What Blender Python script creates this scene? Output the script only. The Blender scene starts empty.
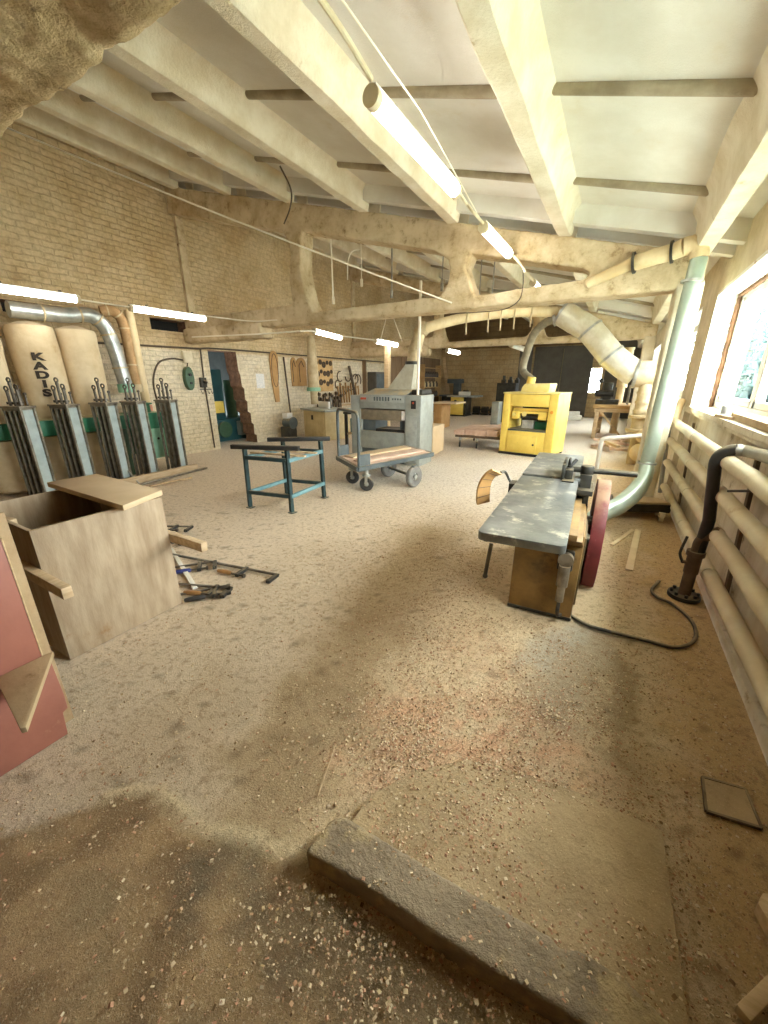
import bpy, bmesh, math, random
import numpy as np
from mathutils import Vector, Matrix, noise as mnoise
random.seed(7)
PI = math.pi
SC = bpy.context.scene
COL = SC.collection

# ------------------------------------------------------------------ camera
H = 1.5
F_PX = 384.0
PITCH = math.atan(132 / 384.0)
YAW = math.atan(235 / (384 * math.cos(PITCH) + 132 * math.sin(PITCH)))
fw = Vector((-math.sin(YAW) * math.cos(PITCH), math.cos(YAW) * math.cos(PITCH), -math.sin(PITCH)))
rt = Vector((math.cos(YAW), math.sin(YAW), 0))
up = rt.cross(fw)
EYE = Vector((0, 0, H))
cd = bpy.data.cameras.new('camera')
cd.sensor_fit = 'HORIZONTAL'; cd.sensor_width = 36; cd.lens = 18.0
cd.clip_start = 0.02; cd.clip_end = 300
co = bpy.data.objects.new('camera', cd); COL.objects.link(co)
co.matrix_world = Matrix(((rt.x, up.x, -fw.x, EYE.x), (rt.y, up.y, -fw.y, EYE.y), (rt.z, up.z, -fw.z, EYE.z), (0, 0, 0, 1)))
SC.camera = co

def _ray(x, y): return fw * F_PX + rt * (x - 384) + up * (512 - y)
def atz(x, y, z=0.0): r = _ray(x, y); return EYE + r * ((z - H) / r.z)
def atx(x, y, X): r = _ray(x, y); return EYE + r * (X / r.x)
def aty(x, y, Y): r = _ray(x, y); return EYE + r * (Y / r.y)

# ------------------------------------------------------------------ materials
def lin(c):
    c = c / 255.0
    return c / 12.92 if c <= 0.04045 else ((c + 0.055) / 1.055) ** 2.4
def rgb(r, g, b): return (lin(r), lin(g), lin(b), 1)

class NT:
    def __init__(s, name):
        s.m = bpy.data.materials.new(name); s.m.use_nodes = True
        s.t = s.m.node_tree; s.n = s.t.nodes; s.l = s.t.links
        s.b = s.n['Principled BSDF']
    def node(s, kind, **kw):
        n = s.n.new(kind)
        for k, v in kw.items():
            if k in n.inputs.keys() and not hasattr(n, k): n.inputs[k].default_value = v
            else: setattr(n, k, v)
        return n
    def link(s, a, b): s.l.new(a, b)
    def coords(s):
        return s.node('ShaderNodeTexCoord').outputs['Object']
    def noise(s, scale, detail=4, rough=.6, vec=None, dist=0):
        n = s.node('ShaderNodeTexNoise')
        n.inputs['Scale'].default_value = scale; n.inputs['Detail'].default_value = detail
        n.inputs['Roughness'].default_value = rough; n.inputs['Distortion'].default_value = dist
        s.link(vec if vec is not None else s.coords(), n.inputs['Vector'])
        return n.outputs['Fac']
    def ramp(s, fac, a, b):
        n = s.node('ShaderNodeMapRange'); n.clamp = True
        n.interpolation_type = 'SMOOTHSTEP'
        n.inputs[1].default_value = a; n.inputs[2].default_value = b
        s.link(fac, n.inputs[0]); return n.outputs[0]
    def math(s, op, a, b):
        n = s.node('ShaderNodeMath', operation=op)
        for i, v in enumerate((a, b)):
            if v is None: continue
            if isinstance(v, (int, float)): n.inputs[i].default_value = v
            else: s.link(v, n.inputs[i])
        return n.outputs[0]
    def mix(s, fac, a, b, blend='MIX'):
        n = s.node('ShaderNodeMix', data_type='RGBA', blend_type=blend)
        for i, v in ((0, fac), (6, a), (7, b)):
            if isinstance(v, (int, float)): n.inputs[i].default_value = v
            elif isinstance(v, tuple): n.inputs[i].default_value = v
            else: s.link(v, n.inputs[i])
        return n.outputs[2]
    def bump(s, h, strength, dist):
        n = s.node('ShaderNodeBump'); n.inputs['Strength'].default_value = strength
        n.inputs['Distance'].default_value = dist
        s.link(h, n.inputs['Height']); s.link(n.outputs[0], s.b.inputs['Normal'])

DUST = rgb(206, 184, 142)
def mat(name, c1, c2=None, scale=6, rough=.6, metal=0, bump=0, bscale=40, dust=0, wear=None, wscale=9, wlo=.60, whi=.68, stretch=None):
    k = NT(name)
    vec = k.coords()
    if stretch:
        mp = k.node('ShaderNodeMapping'); mp.inputs['Scale'].default_value = stretch
        k.link(vec, mp.inputs[0]); vec = mp.outputs[0]
    col = c1
    if c2:
        col = k.mix(k.ramp(k.noise(scale, 5, .65, vec), .3, .7), c1, c2)
    if wear:
        col = k.mix(k.ramp(k.noise(wscale, 8, .7), wlo, whi), col, wear)
    if dust:
        g = k.node('ShaderNodeNewGeometry'); sx = k.node('ShaderNodeSeparateXYZ')
        k.link(g.outputs['Normal'], sx.inputs[0])
        f = k.math('MULTIPLY', k.ramp(sx.outputs[2], .2, .95), k.ramp(k.noise(5, 5), .30, .62))
        f = k.math('MULTIPLY', f, dust)
        col = k.mix(f, col, DUST)
    if isinstance(col, tuple): k.b.inputs['Base Color'].default_value = col
    else: k.link(col, k.b.inputs['Base Color'])
    k.b.inputs['Roughness'].default_value = rough; k.b.inputs['Metallic'].default_value = metal
    if bump: k.bump(k.noise(bscale, 6, .65, vec), bump, .02)
    return k.m

def emit(name, c, s):
    k = NT(name); k.b.inputs['Emission Color'].default_value = c; k.b.inputs['Emission Strength'].default_value = s
    k.b.inputs['Base Color'].default_value = (.9, .9, .9, 1)
    return k.m

def brick_mat(name, low, high, zsplit, axis, bw=.26, bh=.085, mort=.012, mcol=None, mstrength=.55, bumps=.9):
    """painted brick: pale paint up to zsplit, dusty bare brown above it"""
    k = NT(name); vec = k.coords()
    sx = k.node('ShaderNodeSeparateXYZ'); k.link(vec, sx.inputs[0])
    cb = k.node('ShaderNodeCombineXYZ'); k.link(sx.outputs[axis], cb.inputs[0]); k.link(sx.outputs[2], cb.inputs[1])
    nz = k.node('ShaderNodeTexNoise'); nz.inputs['Scale'].default_value = 5; k.link(vec, nz.inputs['Vector'])
    va = k.node('ShaderNodeVectorMath', operation='MULTIPLY_ADD'); k.link(nz.outputs['Color'], va.inputs[0])
    va.inputs[1].default_value = (.05, .045, .0); k.link(cb.outputs[0], va.inputs[2])
    bt = k.node('ShaderNodeTexBrick'); k.link(va.outputs[0], bt.inputs['Vector'])
    bt.inputs['Scale'].default_value = 1; bt.inputs['Brick Width'].default_value = bw; bt.inputs['Row Height'].default_value = bh
    bt.inputs['Mortar Size'].default_value = mort; bt.inputs['Mortar Smooth'].default_value = .6
    bt.inputs['Color1'].default_value = (1, 1, 1, 1); bt.inputs['Color2'].default_value = (.80, .80, .80, 1); bt.inputs['Mortar'].default_value = (mstrength,) * 3 + (1,)
    n1 = k.ramp(k.noise(1.1, 6, .65), .3, .7); n2 = k.ramp(k.noise(14, 5, .7), .35, .7)
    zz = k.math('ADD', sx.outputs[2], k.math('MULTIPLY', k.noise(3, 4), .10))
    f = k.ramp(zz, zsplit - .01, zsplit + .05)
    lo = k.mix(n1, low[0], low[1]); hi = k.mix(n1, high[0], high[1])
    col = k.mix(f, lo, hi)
    stain = k.ramp(k.noise(2.3, 8, .7), .58, .75)
    col = k.mix(k.math('MULTIPLY', stain, .55), col, rgb(150, 112, 66))
    col = k.mix(k.math('MULTIPLY', n2, .32), col, rgb(120, 96, 62))
    col = k.mix(.45, col, bt.outputs['Color'], 'MULTIPLY')
    k.link(col, k.b.inputs['Base Color']); k.b.inputs['Roughness'].default_value = .9
    h = k.math('ADD', k.math('MULTIPLY', bt.outputs['Fac'], -1), k.math('MULTIPLY', k.noise(60, 4), .5))
    k.bump(h, bumps, .012)
    return k.m

M = {}
M['ceil'] = mat('ceiling_whitewash', rgb(222, 219, 209), rgb(208, 203, 189), 1.5, .95, bump=.25, bscale=90, wear=rgb(204, 192, 164), wscale=2.2, wlo=.58, whi=.82)
M['rib'] = mat('rib_whitewash', rgb(226, 217, 194), rgb(206, 192, 160), 3, .95, bump=.45, bscale=50, wear=rgb(178, 158, 120), wscale=5, wlo=.62, whi=.74)
M['crossrib'] = mat('cross_rib_dusty', rgb(178, 166, 140), rgb(148, 136, 112), 4, .95, bump=.5, bscale=40)
M['beam'] = mat('dusty_concrete_beam', rgb(220, 202, 168), rgb(188, 164, 124), 3.5, .95, bump=1.0, bscale=22, wear=rgb(140, 114, 78), wscale=7, wlo=.54, whi=.74)
M['rough'] = mat('rough_plaster', rgb(224, 200, 156), rgb(186, 158, 112), 7, 1, bump=1.0, bscale=45, wear=rgb(92, 70, 40), wscale=14, wlo=.58, whi=.75)
M['brickL'] = brick_mat('brick_left', (rgb(238, 226, 200), rgb(226, 210, 174)), (rgb(226, 204, 164), rgb(202, 174, 128)), 2.10, 1, mstrength=.74)
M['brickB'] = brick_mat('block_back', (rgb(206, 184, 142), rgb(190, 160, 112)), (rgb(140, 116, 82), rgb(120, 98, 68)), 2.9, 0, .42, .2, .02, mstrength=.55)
M['plastR'] = mat('plaster_right', rgb(220, 207, 182), rgb(196, 180, 150), 2.5, .95, bump=.6, bscale=24, wear=rgb(146, 122, 90), wscale=4, wlo=.58, whi=.74)
M['reveal'] = mat('white_reveal', rgb(236, 236, 230), rgb(222, 220, 210), 3, .9, bump=.3, wear=rgb(168, 112, 80), wscale=6, wlo=.62, whi=.68)
M['lowR'] = mat('stained_lower_wall', rgb(224, 217, 200), rgb(196, 182, 154), 3, .95, bump=.6, bscale=18, wear=rgb(140, 120, 90), wscale=5, wlo=.56, whi=.72, stretch=(1, 1, .35))
M['wood'] = mat('pale_wood', rgb(214, 188, 148), rgb(188, 158, 116), 4, .7, bump=.15, bscale=30, stretch=(1, 9, 9))
M['woodx'] = mat('pale_wood_long', rgb(210, 186, 150), rgb(184, 156, 118), 4, .7, bump=.15, bscale=30, stretch=(9, 1, 9))
M['lath'] = mat('pale_lath_wood', rgb(236, 218, 184), rgb(222, 200, 162), 5, .7)
M['ply'] = mat('dusty_plywood', rgb(180, 160, 132), rgb(152, 130, 102), 3, .8, bump=.15, bscale=30, dust=.5, wear=rgb(150, 116, 76), wscale=3, wlo=.6, whi=.75, stretch=(6, 6, 1))
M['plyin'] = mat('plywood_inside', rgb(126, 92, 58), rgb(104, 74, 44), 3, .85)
M['hardboard'] = mat('pale_board', rgb(212, 188, 152), rgb(198, 172, 134), 2, .7, bump=.1, bscale=60)
M['redlam'] = mat('red_laminate', rgb(162, 104, 86), rgb(146, 92, 76), 3, .55, bump=.05, dust=.6, wear=rgb(186, 136, 108), wscale=7, wlo=.62, whi=.75)
M['greyply'] = mat('grey_weathered_board', rgb(178, 154, 118), rgb(158, 132, 96), 4, .8, bump=.2, bscale=30, wear=rgb(130, 104, 70), wscale=8, wlo=.6, whi=.75)
M['green'] = mat('green_enamel', rgb(52, 128, 92), rgb(40, 112, 80), 5, .45, wear=rgb(150, 150, 120), wscale=8, wlo=.64, whi=.7, dust=.5)
M['pgreen'] = mat('pale_green_enamel', rgb(150, 196, 164), rgb(130, 176, 146), 5, .5)
M['boxgreen'] = mat('dark_green_box', rgb(70, 100, 72), rgb(58, 86, 60), 5, .5, dust=.4)
M['jamb'] = mat('broken_brick_jamb', rgb(140, 104, 76), rgb(92, 66, 46), 9, .95, bump=.8, bscale=20)
M['canvas'] = mat('canvas_filter_cloth', rgb(218, 200, 164), rgb(198, 176, 138), 3, .95, bump=.25, bscale=8, wear=rgb(180, 148, 104), wscale=3, wlo=.58, whi=.74)
M['ink'] = mat('black_ink', rgb(46, 40, 34), rgb(70, 60, 48), 20, .9)
M['galv'] = mat('galvanised_steel', rgb(196, 198, 192), rgb(160, 164, 160), 9, .38, .75, dust=.45)
M['galvd'] = mat('dusty_duct_steel', rgb(206, 188, 152), rgb(180, 160, 122), 6, .7, .1, bump=.2, dust=.4)
M['pvc'] = mat('pale_green_plastic_duct', rgb(176, 188, 170), rgb(150, 164, 148), 2, .35, .3, wear=rgb(206, 190, 150), wscale=3, wlo=.6, whi=.8)
M['pvcd'] = mat('dusty_duct', rgb(226, 208, 168), rgb(208, 184, 138), 4, .65)
M['brownduct'] = mat('brown_dusty_duct', rgb(184, 150, 104), rgb(150, 116, 74), 6, .7, bump=.2)
M['clearduct'] = mat('milky_duct', rgb(222, 218, 200), rgb(196, 188, 160), 5, .35, .3, dust=.3)
M['rackm'] = mat('rack_channel_steel', rgb(160, 152, 136), rgb(118, 108, 92), 12, .45, .65, dust=.5)
M['rackblue'] = mat('rack_side_pale_blue', rgb(186, 200, 198), rgb(164, 178, 176), 6, .5, .2)
M['rod'] = mat('clamp_rod_steel', rgb(120, 112, 100), rgb(90, 84, 74), 12, .4, .8)
M['black'] = mat('black_steel', rgb(40, 40, 40), rgb(56, 54, 50), 10, .5, .3, dust=.25)
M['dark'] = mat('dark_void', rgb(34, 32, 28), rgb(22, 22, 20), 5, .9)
M['rubber'] = mat('rubber', rgb(70, 68, 64), rgb(50, 48, 46), 10, .8, dust=.5)
M['rubberg'] = mat('grey_rubber', rgb(130, 128, 122), rgb(110, 106, 100), 10, .8, dust=.3)
M['teal'] = mat('dark_teal_frame', rgb(34, 50, 50), rgb(50, 74, 76), 8, .5, .2, wear=rgb(120, 140, 136), wscale=14, wlo=.66, whi=.7, dust=.5)
M['tealb'] = mat('light_teal_rail', rgb(122, 160, 166), rgb(96, 136, 142), 8, .5, .2)
M['grey'] = mat('grey_machine_enamel', rgb(164, 168, 160), rgb(142, 146, 138), 5, .45, .15, wear=rgb(176, 172, 156), wscale=6, wlo=.6, whi=.75, dust=.85)
M['greyd'] = mat('grey_machine_dark', rgb(96, 104, 104), rgb(78, 86, 86), 5, .5, .2, dust=.6)
M['greyp'] = mat('grey_machine_panel', rgb(176, 180, 172), rgb(150, 154, 148), 6, .5, .1)
M['yellow'] = mat('chipped_yellow_enamel', rgb(246, 218, 112), rgb(234, 202, 92), 4, .5, bump=.1, wear=rgb(110, 84, 40), wscale=14, wlo=.66, whi=.69, dust=.8)
M['yellowp'] = mat('faded_yellow_enamel', rgb(240, 224, 150), rgb(230, 210, 120), 4, .5, dust=.8)
M['cast'] = mat('worn_cast_iron_table', rgb(156, 158, 152), rgb(118, 121, 118), 3, .36, .75, bump=.12, bscale=18, wear=rgb(206, 202, 186), wscale=9, wlo=.52, whi=.68)
M['castd'] = mat('dark_cast_iron', rgb(74, 72, 64), rgb(54, 52, 46), 6, .5, .5, dust=.3)
M['olive'] = mat('olive_machine_base', rgb(150, 116, 62), rgb(112, 84, 44), 4, .6, bump=.15, wear=rgb(92, 70, 36), wscale=6, wlo=.56, whi=.7, dust=.1)
M['maroon'] = mat('maroon_guard', rgb(128, 52, 52), rgb(106, 40, 44), 6, .5, dust=.5, wear=rgb(160, 104, 92), wscale=8, wlo=.62, whi=.74)
M['guardwood'] = mat('guard_plywood', rgb(200, 158, 100), rgb(180, 136, 80), 6, .6)
M['chrome'] = mat('worn_bright_steel', rgb(206, 204, 196), rgb(170, 168, 160), 10, .28, .9)
M['pipe'] = mat('cream_painted_pipe', rgb(222, 212, 186), rgb(200, 186, 156), 3, .55, bump=.12, bscale=30, dust=.6, wear=rgb(168, 140, 98), wscale=5, wlo=.6, whi=.74)
M['pipeblack'] = mat('black_pipe', rgb(58, 56, 52), rgb(44, 42, 40), 6, .5, .3, dust=.5, wear=rgb(110, 84, 56), wscale=6, wlo=.6, whi=.72)
M['pipegrey'] = mat('grey_silver_pipe', rgb(170, 168, 158), rgb(140, 138, 130), 6, .45, .3, dust=.5)
M['rust'] = mat('rusty_pipe', rgb(116, 98, 78), rgb(92, 76, 60), 8, .8, .2, dust=.4)
M['white'] = mat('white_paint', rgb(236, 234, 226), rgb(222, 218, 206), 4, .5, dust=.3)
M['cream'] = mat('cream_machine_enamel', rgb(226, 208, 160), rgb(206, 184, 134), 4, .55, dust=.4)
M['cable'] = mat('white_cable', rgb(240, 232, 212), None, 4, .6)
M['cabled'] = mat('dark_cable', rgb(96, 82, 62), rgb(76, 64, 48), 6, .7)
M['stone'] = mat('grey_concrete_kerb', rgb(160, 142, 114), rgb(130, 114, 90), 6, .85, bump=.6, bscale=60, wear=rgb(176, 154, 112), wscale=5, wlo=.5, whi=.66)
M['chip'] = None
M['greydoor'] = mat('dark_grey_door', rgb(104, 100, 92), rgb(88, 84, 76), 3, .7)
M['brownpanel'] = mat('brown_panel', rgb(138, 112, 84), rgb(116, 92, 66), 3, .8, stretch=(1, 5, .5))
M['toolboard'] = mat('tool_board', rgb(204, 170, 116), rgb(184, 148, 96), 4, .8)
M['toolsteel'] = mat('tool_steel', rgb(96, 78, 58), rgb(70, 58, 44), 12, .6, .4)
M['paper'] = mat('paper', rgb(236, 232, 224), rgb(206, 206, 206), 25, .9)
M['pink'] = mat('pinkish_planks', rgb(224, 198, 176), rgb(204, 170, 148), 5, .7)
M['leaf'] = mat('leaf', rgb(44, 66, 66), rgb(60, 84, 82), 5, .8)
M['bark'] = mat('bark', rgb(110, 96, 80), rgb(90, 78, 64), 5, .9)
M['tealmach'] = mat('teal_machine', rgb(40, 88, 92), rgb(30, 70, 76), 5, .5)
M['blue'] = mat('blue_grip', rgb(44, 54, 110), None, 5, .5)
M['redc'] = mat('red_mark', rgb(196, 84, 56), None, 5, .5)
M['tube'] = emit('fluorescent_tube_glow', (1.0, .965, .89, 1), 12.0)
M['plas'] = mat('cream_plastic', rgb(228, 216, 186), rgb(210, 194, 160), 6, .5)

k = NT('window_glass')
k.n.remove(k.b)
tr = k.node('ShaderNodeBsdfTransparent'); tr.inputs[0].default_value = (.93, .97, .97, 1)
gl = k.node('ShaderNodeBsdfGlossy'); gl.inputs['Roughness'].default_value = .05
mx = k.node('ShaderNodeMixShader'); mx.inputs[0].default_value = .06
k.link(tr.outputs[0], mx.inputs[1]); k.link(gl.outputs[0], mx.inputs[2])
k.link(mx.outputs[0], k.n['Material Output'].inputs[0])
M['glass'] = k.m

k = NT('wood_chip')
g = k.node('ShaderNodeNewGeometry')
cr = k.node('ShaderNodeValToRGB'); k.link(g.outputs['Random Per Island'], cr.inputs[0])
e = cr.color_ramp.elements
e[0].position = 0; e[0].color = rgb(206, 182, 140); e[1].position = 1; e[1].color = rgb(112, 84, 54)
for p_, c_ in ((.3, rgb(222, 204, 170)), (.45, rgb(198, 158, 122)), (.6, rgb(186, 134, 104)), (.8, rgb(176, 148, 104))):
    q = e.new(p_); q.color = c_
k.link(cr.outputs[0], k.b.inputs['Base Color']); k.b.inputs['Roughness'].default_value = .9
M['chip'] = k.m

# ------------------------------------------------------------------ mesh builder
class G:
    def __init__(s): s.v = []; s.f = []
    def add(s, vs, fs):
        b = len(s.v); s.v += [tuple(p) for p in vs]; s.f += [tuple(b + i for i in q) for q in fs]; return s
    def box(s, x0, y0, z0, x1, y1, z1):
        x0, x1 = sorted((x0, x1)); y0, y1 = sorted((y0, y1)); z0, z1 = sorted((z0, z1))
        return s.hexa([(x0, y0, z0), (x1, y0, z0), (x1, y1, z0), (x0, y1, z0), (x0, y0, z1), (x1, y0, z1), (x1, y1, z1), (x0, y1, z1)])
    def hexa(s, p):
        return s.add(p, [(0, 3, 2, 1), (4, 5, 6, 7), (0, 1, 5, 4), (1, 2, 6, 5), (2, 3, 7, 6), (3, 0, 4, 7)])
    def bar(s, a, b, w, h, upv=(0, 0, 1)):
        """square bar from a to b, w across, h along up"""
        a, b = Vector(a), Vector(b); d = (b - a).normalized(); u = Vector(upv)
        if abs(d.dot(u)) > .98: u = Vector((0, 1, 0))
        x = d.cross(u).normalized() * (w / 2); z = x.cross(d).normalized() * (h / 2)
        return s.hexa([a - x - z, a + x - z, b + x - z, b - x - z, a - x + z, a + x + z, b + x + z, b - x + z])
    def tube(s, pts, r, n=14, cap=True):
        pts = [Vector(p) for p in pts]
        m = len(pts); rs = r if isinstance(r, (list, tuple)) else [r] * m
        t0 = (pts[1] - pts[0]).normalized()
        nx = t0.orthogonal().normalized()
        rings = []
        for i in range(m):
            t = (pts[min(i + 1, m - 1)] - pts[max(i - 1, 0)]).normalized()
            nx = (nx - t * nx.dot(t)).normalized(); ny = t.cross(nx)
            rings.append([pts[i] + (nx * math.cos(2 * PI * j / n) + ny * math.sin(2 * PI * j / n)) * rs[i] for j in range(n)])
        vs = [p for q in rings for p in q]; fs = []
        for i in range(m - 1):
            for j in range(n):
                a = i * n + j; b = i * n + (j + 1) % n
                fs.append((a, b, b + n, a + n))
        if cap: fs += [tuple(range(n - 1, -1, -1)), tuple((m - 1) * n + j for j in range(n))]
        return s.add(vs, fs)
    def cyl(s, a, b, r, n=18, r2=None): return s.tube([a, b], [r, r if r2 is None else r2], n)
    def ring(s, c, axis, r, w, t, n=28):
        """washer/flange: outer radius r, radial width w, thickness t"""
        c = Vector(c); a = Vector(axis).normalized(); x = a.orthogonal().normalized(); y = a.cross(x)
        vs = []; fs = []
        for j in range(n):
            d = x * math.cos(2 * PI * j / n) + y * math.sin(2 * PI * j / n)
            vs += [c + d * r - a * t / 2, c + d * r + a * t / 2, c + d * (r - w) + a * t / 2, c + d * (r - w) - a * t / 2]
        for j in range(n):
            p = j * 4; q = ((j + 1) % n) * 4
            for i in range(4): fs.append((p + i, q + i, q + (i + 1) % 4, p + (i + 1) % 4))
        return s.add(vs, fs)
    def torus(s, c, axis, R, r, n=28, m=8, a0=0, a1=2 * PI):
        c = Vector(c); a = Vector(axis).normalized(); x = a.orthogonal().normalized(); y = a.cross(x)
        full = abs(a1 - a0 - 2 * PI) < 1e-6
        pts = [c + (x * math.cos(a0 + (a1 - a0) * j / n) + y * math.sin(a0 + (a1 - a0) * j / n)) * R for j in range(n + 1)]
        return s.tube(pts, r, m, not full)
    def lathe(s, base, prof, n=28, axis=(0, 0, 1), cap=True):
        """profile [(r, h)] turned about axis from base"""
        b = Vector(base); a = Vector(axis).normalized(); x = a.orthogonal().normalized(); y = a.cross(x)
        vs = [b + a * h + (x * math.cos(2 * PI * j / n) + y * math.sin(2 * PI * j / n)) * max(r, 1e-4) for r, h in prof for j in range(n)]
        fs = []
        for i in range(len(prof) - 1):
            for j in range(n):
                p = i * n + j; q = i * n + (j + 1) % n; fs.append((p, q, q + n, p + n))
        if cap: fs += [tuple(range(n - 1, -1, -1)), tuple((len(prof) - 1) * n + j for j in range(n))]
        return s.add(vs, fs)
    def prism(s, poly, off):
        """polygon of 3-D points pushed along off (convex or simple)"""
        p = [Vector(q) for q in poly]; o = Vector(off); n = len(p)
        nrm = Vector((0, 0, 0))
        for i in range(n): nrm += p[i].cross(p[(i + 1) % n])
        if nrm.dot(o) > 0: p = p[::-1]
        vs = p + [q + o for q in p]
        fs = [tuple(range(n)), tuple(range(2 * n - 1, n - 1, -1))]
        fs += [(i, i + n, (i + 1) % n + n, (i + 1) % n) for i in range(n)]
        return s.add(vs, fs)
    def sphere(s, c, r, n=16, m=10, sc=(1, 1, 1)):
        prof = [(r * math.sin(PI * i / m), -r * math.cos(PI * i / m)) for i in range(m + 1)]
        b = len(s.v); s.lathe((0, 0, 0), prof, n)
        for i in range(b, len(s.v)):
            q = s.v[i]; s.v[i] = (c[0] + q[0] * sc[0], c[1] + q[1] * sc[1], c[2] + q[2] * sc[2])
        return s
    def xf(s, mw):
        s.v = [tuple(mw @ Vector(p)) for p in s.v]; return s

def mesh_of(name, g, m, bev=0, ang=38, seg=2):
    me = bpy.data.meshes.new(name)
    me.from_pydata(g.v, [], g.f)
    bm = bmesh.new(); bm.from_mesh(me)
    bmesh.ops.recalc_face_normals(bm, faces=bm.faces)
    if bev:
        es = [e for e in bm.edges if len(e.link_faces) == 2 and e.calc_face_angle(0) > .6]
        bmesh.ops.bevel(bm, geom=es, offset=bev, segments=seg, affect='EDGES', profile=.5, clamp_overlap=True)
    bm.to_mesh(me); bm.free()
    me.materials.append(m)
    for p in me.polygons: p.use_smooth = True
    me.set_sharp_from_angle(angle=math.radians(ang))
    return me

def part(name, g, m, parent, label=None, bev=0, ang=38):
    """child mesh; builder coordinates are the parent's own"""
    o = bpy.data.objects.new(name, mesh_of(name, g, m, bev, ang)); COL.objects.link(o); o.parent = parent
    if label: o['label'] = label
    return o

def thing(name, label, cat, loc=(0, 0, 0), rz=0, group=None):
    o = bpy.data.objects.new(name, None); COL.objects.link(o); o.empty_display_size = .1
    o.location = loc; o.rotation_euler = (0, 0, rz); o['label'] = label; o['category'] = cat
    if group: o['group'] = group
    return o

def single(name, g, m, label, cat, group=None, bev=0, ang=38, kind=None):
    """a thing of one mesh, built in world coordinates, origin moved to its base"""
    xs = [p[0] for p in g.v]; ys = [p[1] for p in g.v]; zs = [p[2] for p in g.v]
    c = Vector(((min(xs) + max(xs)) / 2, (min(ys) + max(ys)) / 2, min(zs)))
    g.v = [(p[0] - c.x, p[1] - c.y, p[2] - c.z) for p in g.v]
    o = bpy.data.objects.new(name, mesh_of(name, g, m, bev, ang)); COL.objects.link(o); o.location = c
    o['label'] = label; o['category'] = cat
    if group: o['group'] = group
    if kind: o['kind'] = kind
    return o

def struct(name, g, m, parent=None, bev=0, label=None):
    o = bpy.data.objects.new(name, mesh_of(name, g, m, bev)); COL.objects.link(o)
    if parent: o.parent = parent
    else:
        o['kind'] = 'structure'
        if label: o['label'] = label
    return o

def dup(root, loc, rz, label, group=None):
    r = root.copy(); COL.objects.link(r); r.location = loc; r.rotation_euler = (0, 0, rz); r['label'] = label
    if group: r['group'] = group
    for ch in list(root.children):
        c = ch.copy(); COL.objects.link(c); c.parent = r
        for d in ch.children:
            e = d.copy(); COL.objects.link(e); e.parent = c
    return r

def arc(p0, p1, p2, n=8):
    """quadratic bend"""
    p0, p1, p2 = Vector(p0), Vector(p1), Vector(p2)
    return [p0 * (1 - t) ** 2 + p1 * 2 * t * (1 - t) + p2 * t * t for t in [i / n for i in range(n + 1)]]

def spline(pts, n=8):
    """catmull-rom through pts"""
    P = [Vector(p) for p in pts]; P = [P[0] * 2 - P[1]] + P + [P[-1] * 2 - P[-2]]
    out = []
    for i in range(1, len(P) - 2):
        for j in range(n):
            t = j / n; a, b, c, d = P[i - 1:i + 3]
            out.append(.5 * ((2 * b) + (c - a) * t + (2 * a - 5 * b + 4 * c - d) * t * t + (3 * b - a - 3 * c + d) * t ** 3))
    return out + [P[-2]]

def sag(a, b, drop, n=14):
    a, b = Vector(a), Vector(b)
    return [a.lerp(b, i / n) - Vector((0, 0, drop * 4 * (i / n) * (1 - i / n))) for i in range(n + 1)]

def roughen(o, voxel, amp, size, amp2=None, size2=.06):
    r = o.modifiers.new('remesh', 'REMESH'); r.mode = 'VOXEL'; r.voxel_size = voxel; r.use_smooth_shade = True
    for a, s in ((amp, size), (amp2, size2)):
        if not a: continue
        t = bpy.data.textures.new('lumps', 'CLOUDS'); t.noise_scale = s; t.noise_depth = 3
        d = o.modifiers.new('lumps', 'DISPLACE'); d.texture = t; d.strength = a; d.mid_level = .36; d.texture_coords = 'LOCAL'

def plate(name, loops, y0, y1):
    """outline loops in X-Z (first outer, rest holes) extruded from y0 to y1 -> mesh datablock"""
    cu = bpy.data.curves.new(name, 'CURVE'); cu.dimensions = '2D'; cu.fill_mode = 'BOTH'; cu.extrude = abs(y1 - y0) / 2
    for lp in loops:
        sp = cu.splines.new('POLY'); sp.points.add(len(lp) - 1); sp.use_cyclic_u = True
        for i, (x, z) in enumerate(lp): sp.points[i].co = (x, z, 0, 1)
    tmp = bpy.data.objects.new(name, cu); COL.objects.link(tmp)
    dg = bpy.context.evaluated_depsgraph_get(); dg.update()
    me = bpy.data.meshes.new_from_object(tmp.evaluated_get(dg))
    me = me.copy()
    bpy.data.objects.remove(tmp)
    me.transform(Matrix.Translation((0, (y0 + y1) / 2, 0)) @ Matrix.Rotation(PI / 2, 4, 'X'))
    bm = bmesh.new(); bm.from_mesh(me); bmesh.ops.remove_doubles(bm, verts=bm.verts, dist=1e-4)
    bmesh.ops.recalc_face_normals(bm, faces=bm.faces); bm.to_mesh(me); bm.free()
    me.name = name
    return me

SKY = 19; EXPO = 1.0
# ------------------------------------------------------------------ the setting
XL, XW, XP = -7.72, 0.80, 0.885       # left wall, upper right wall, recessed lower right wall
YB, YR = 19.0, -4.0
def roofz(x, off=0): return 2.80 - .26 * x + off

def seg_d(px, py, a, b):
    ax, ay = a; bx, by = b; dx, dy = bx - ax, by - ay
    t = np.clip(((px - ax) * dx + (py - ay) * dy) / (dx * dx + dy * dy + 1e-9), 0, 1)
    return np.hypot(px - ax - t * dx, py - ay - t * dy)
def sm(d, a, b):
    t = np.clip((d - a) / (b - a), 0, 1); return t * t * (3 - 2 * t)

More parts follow.
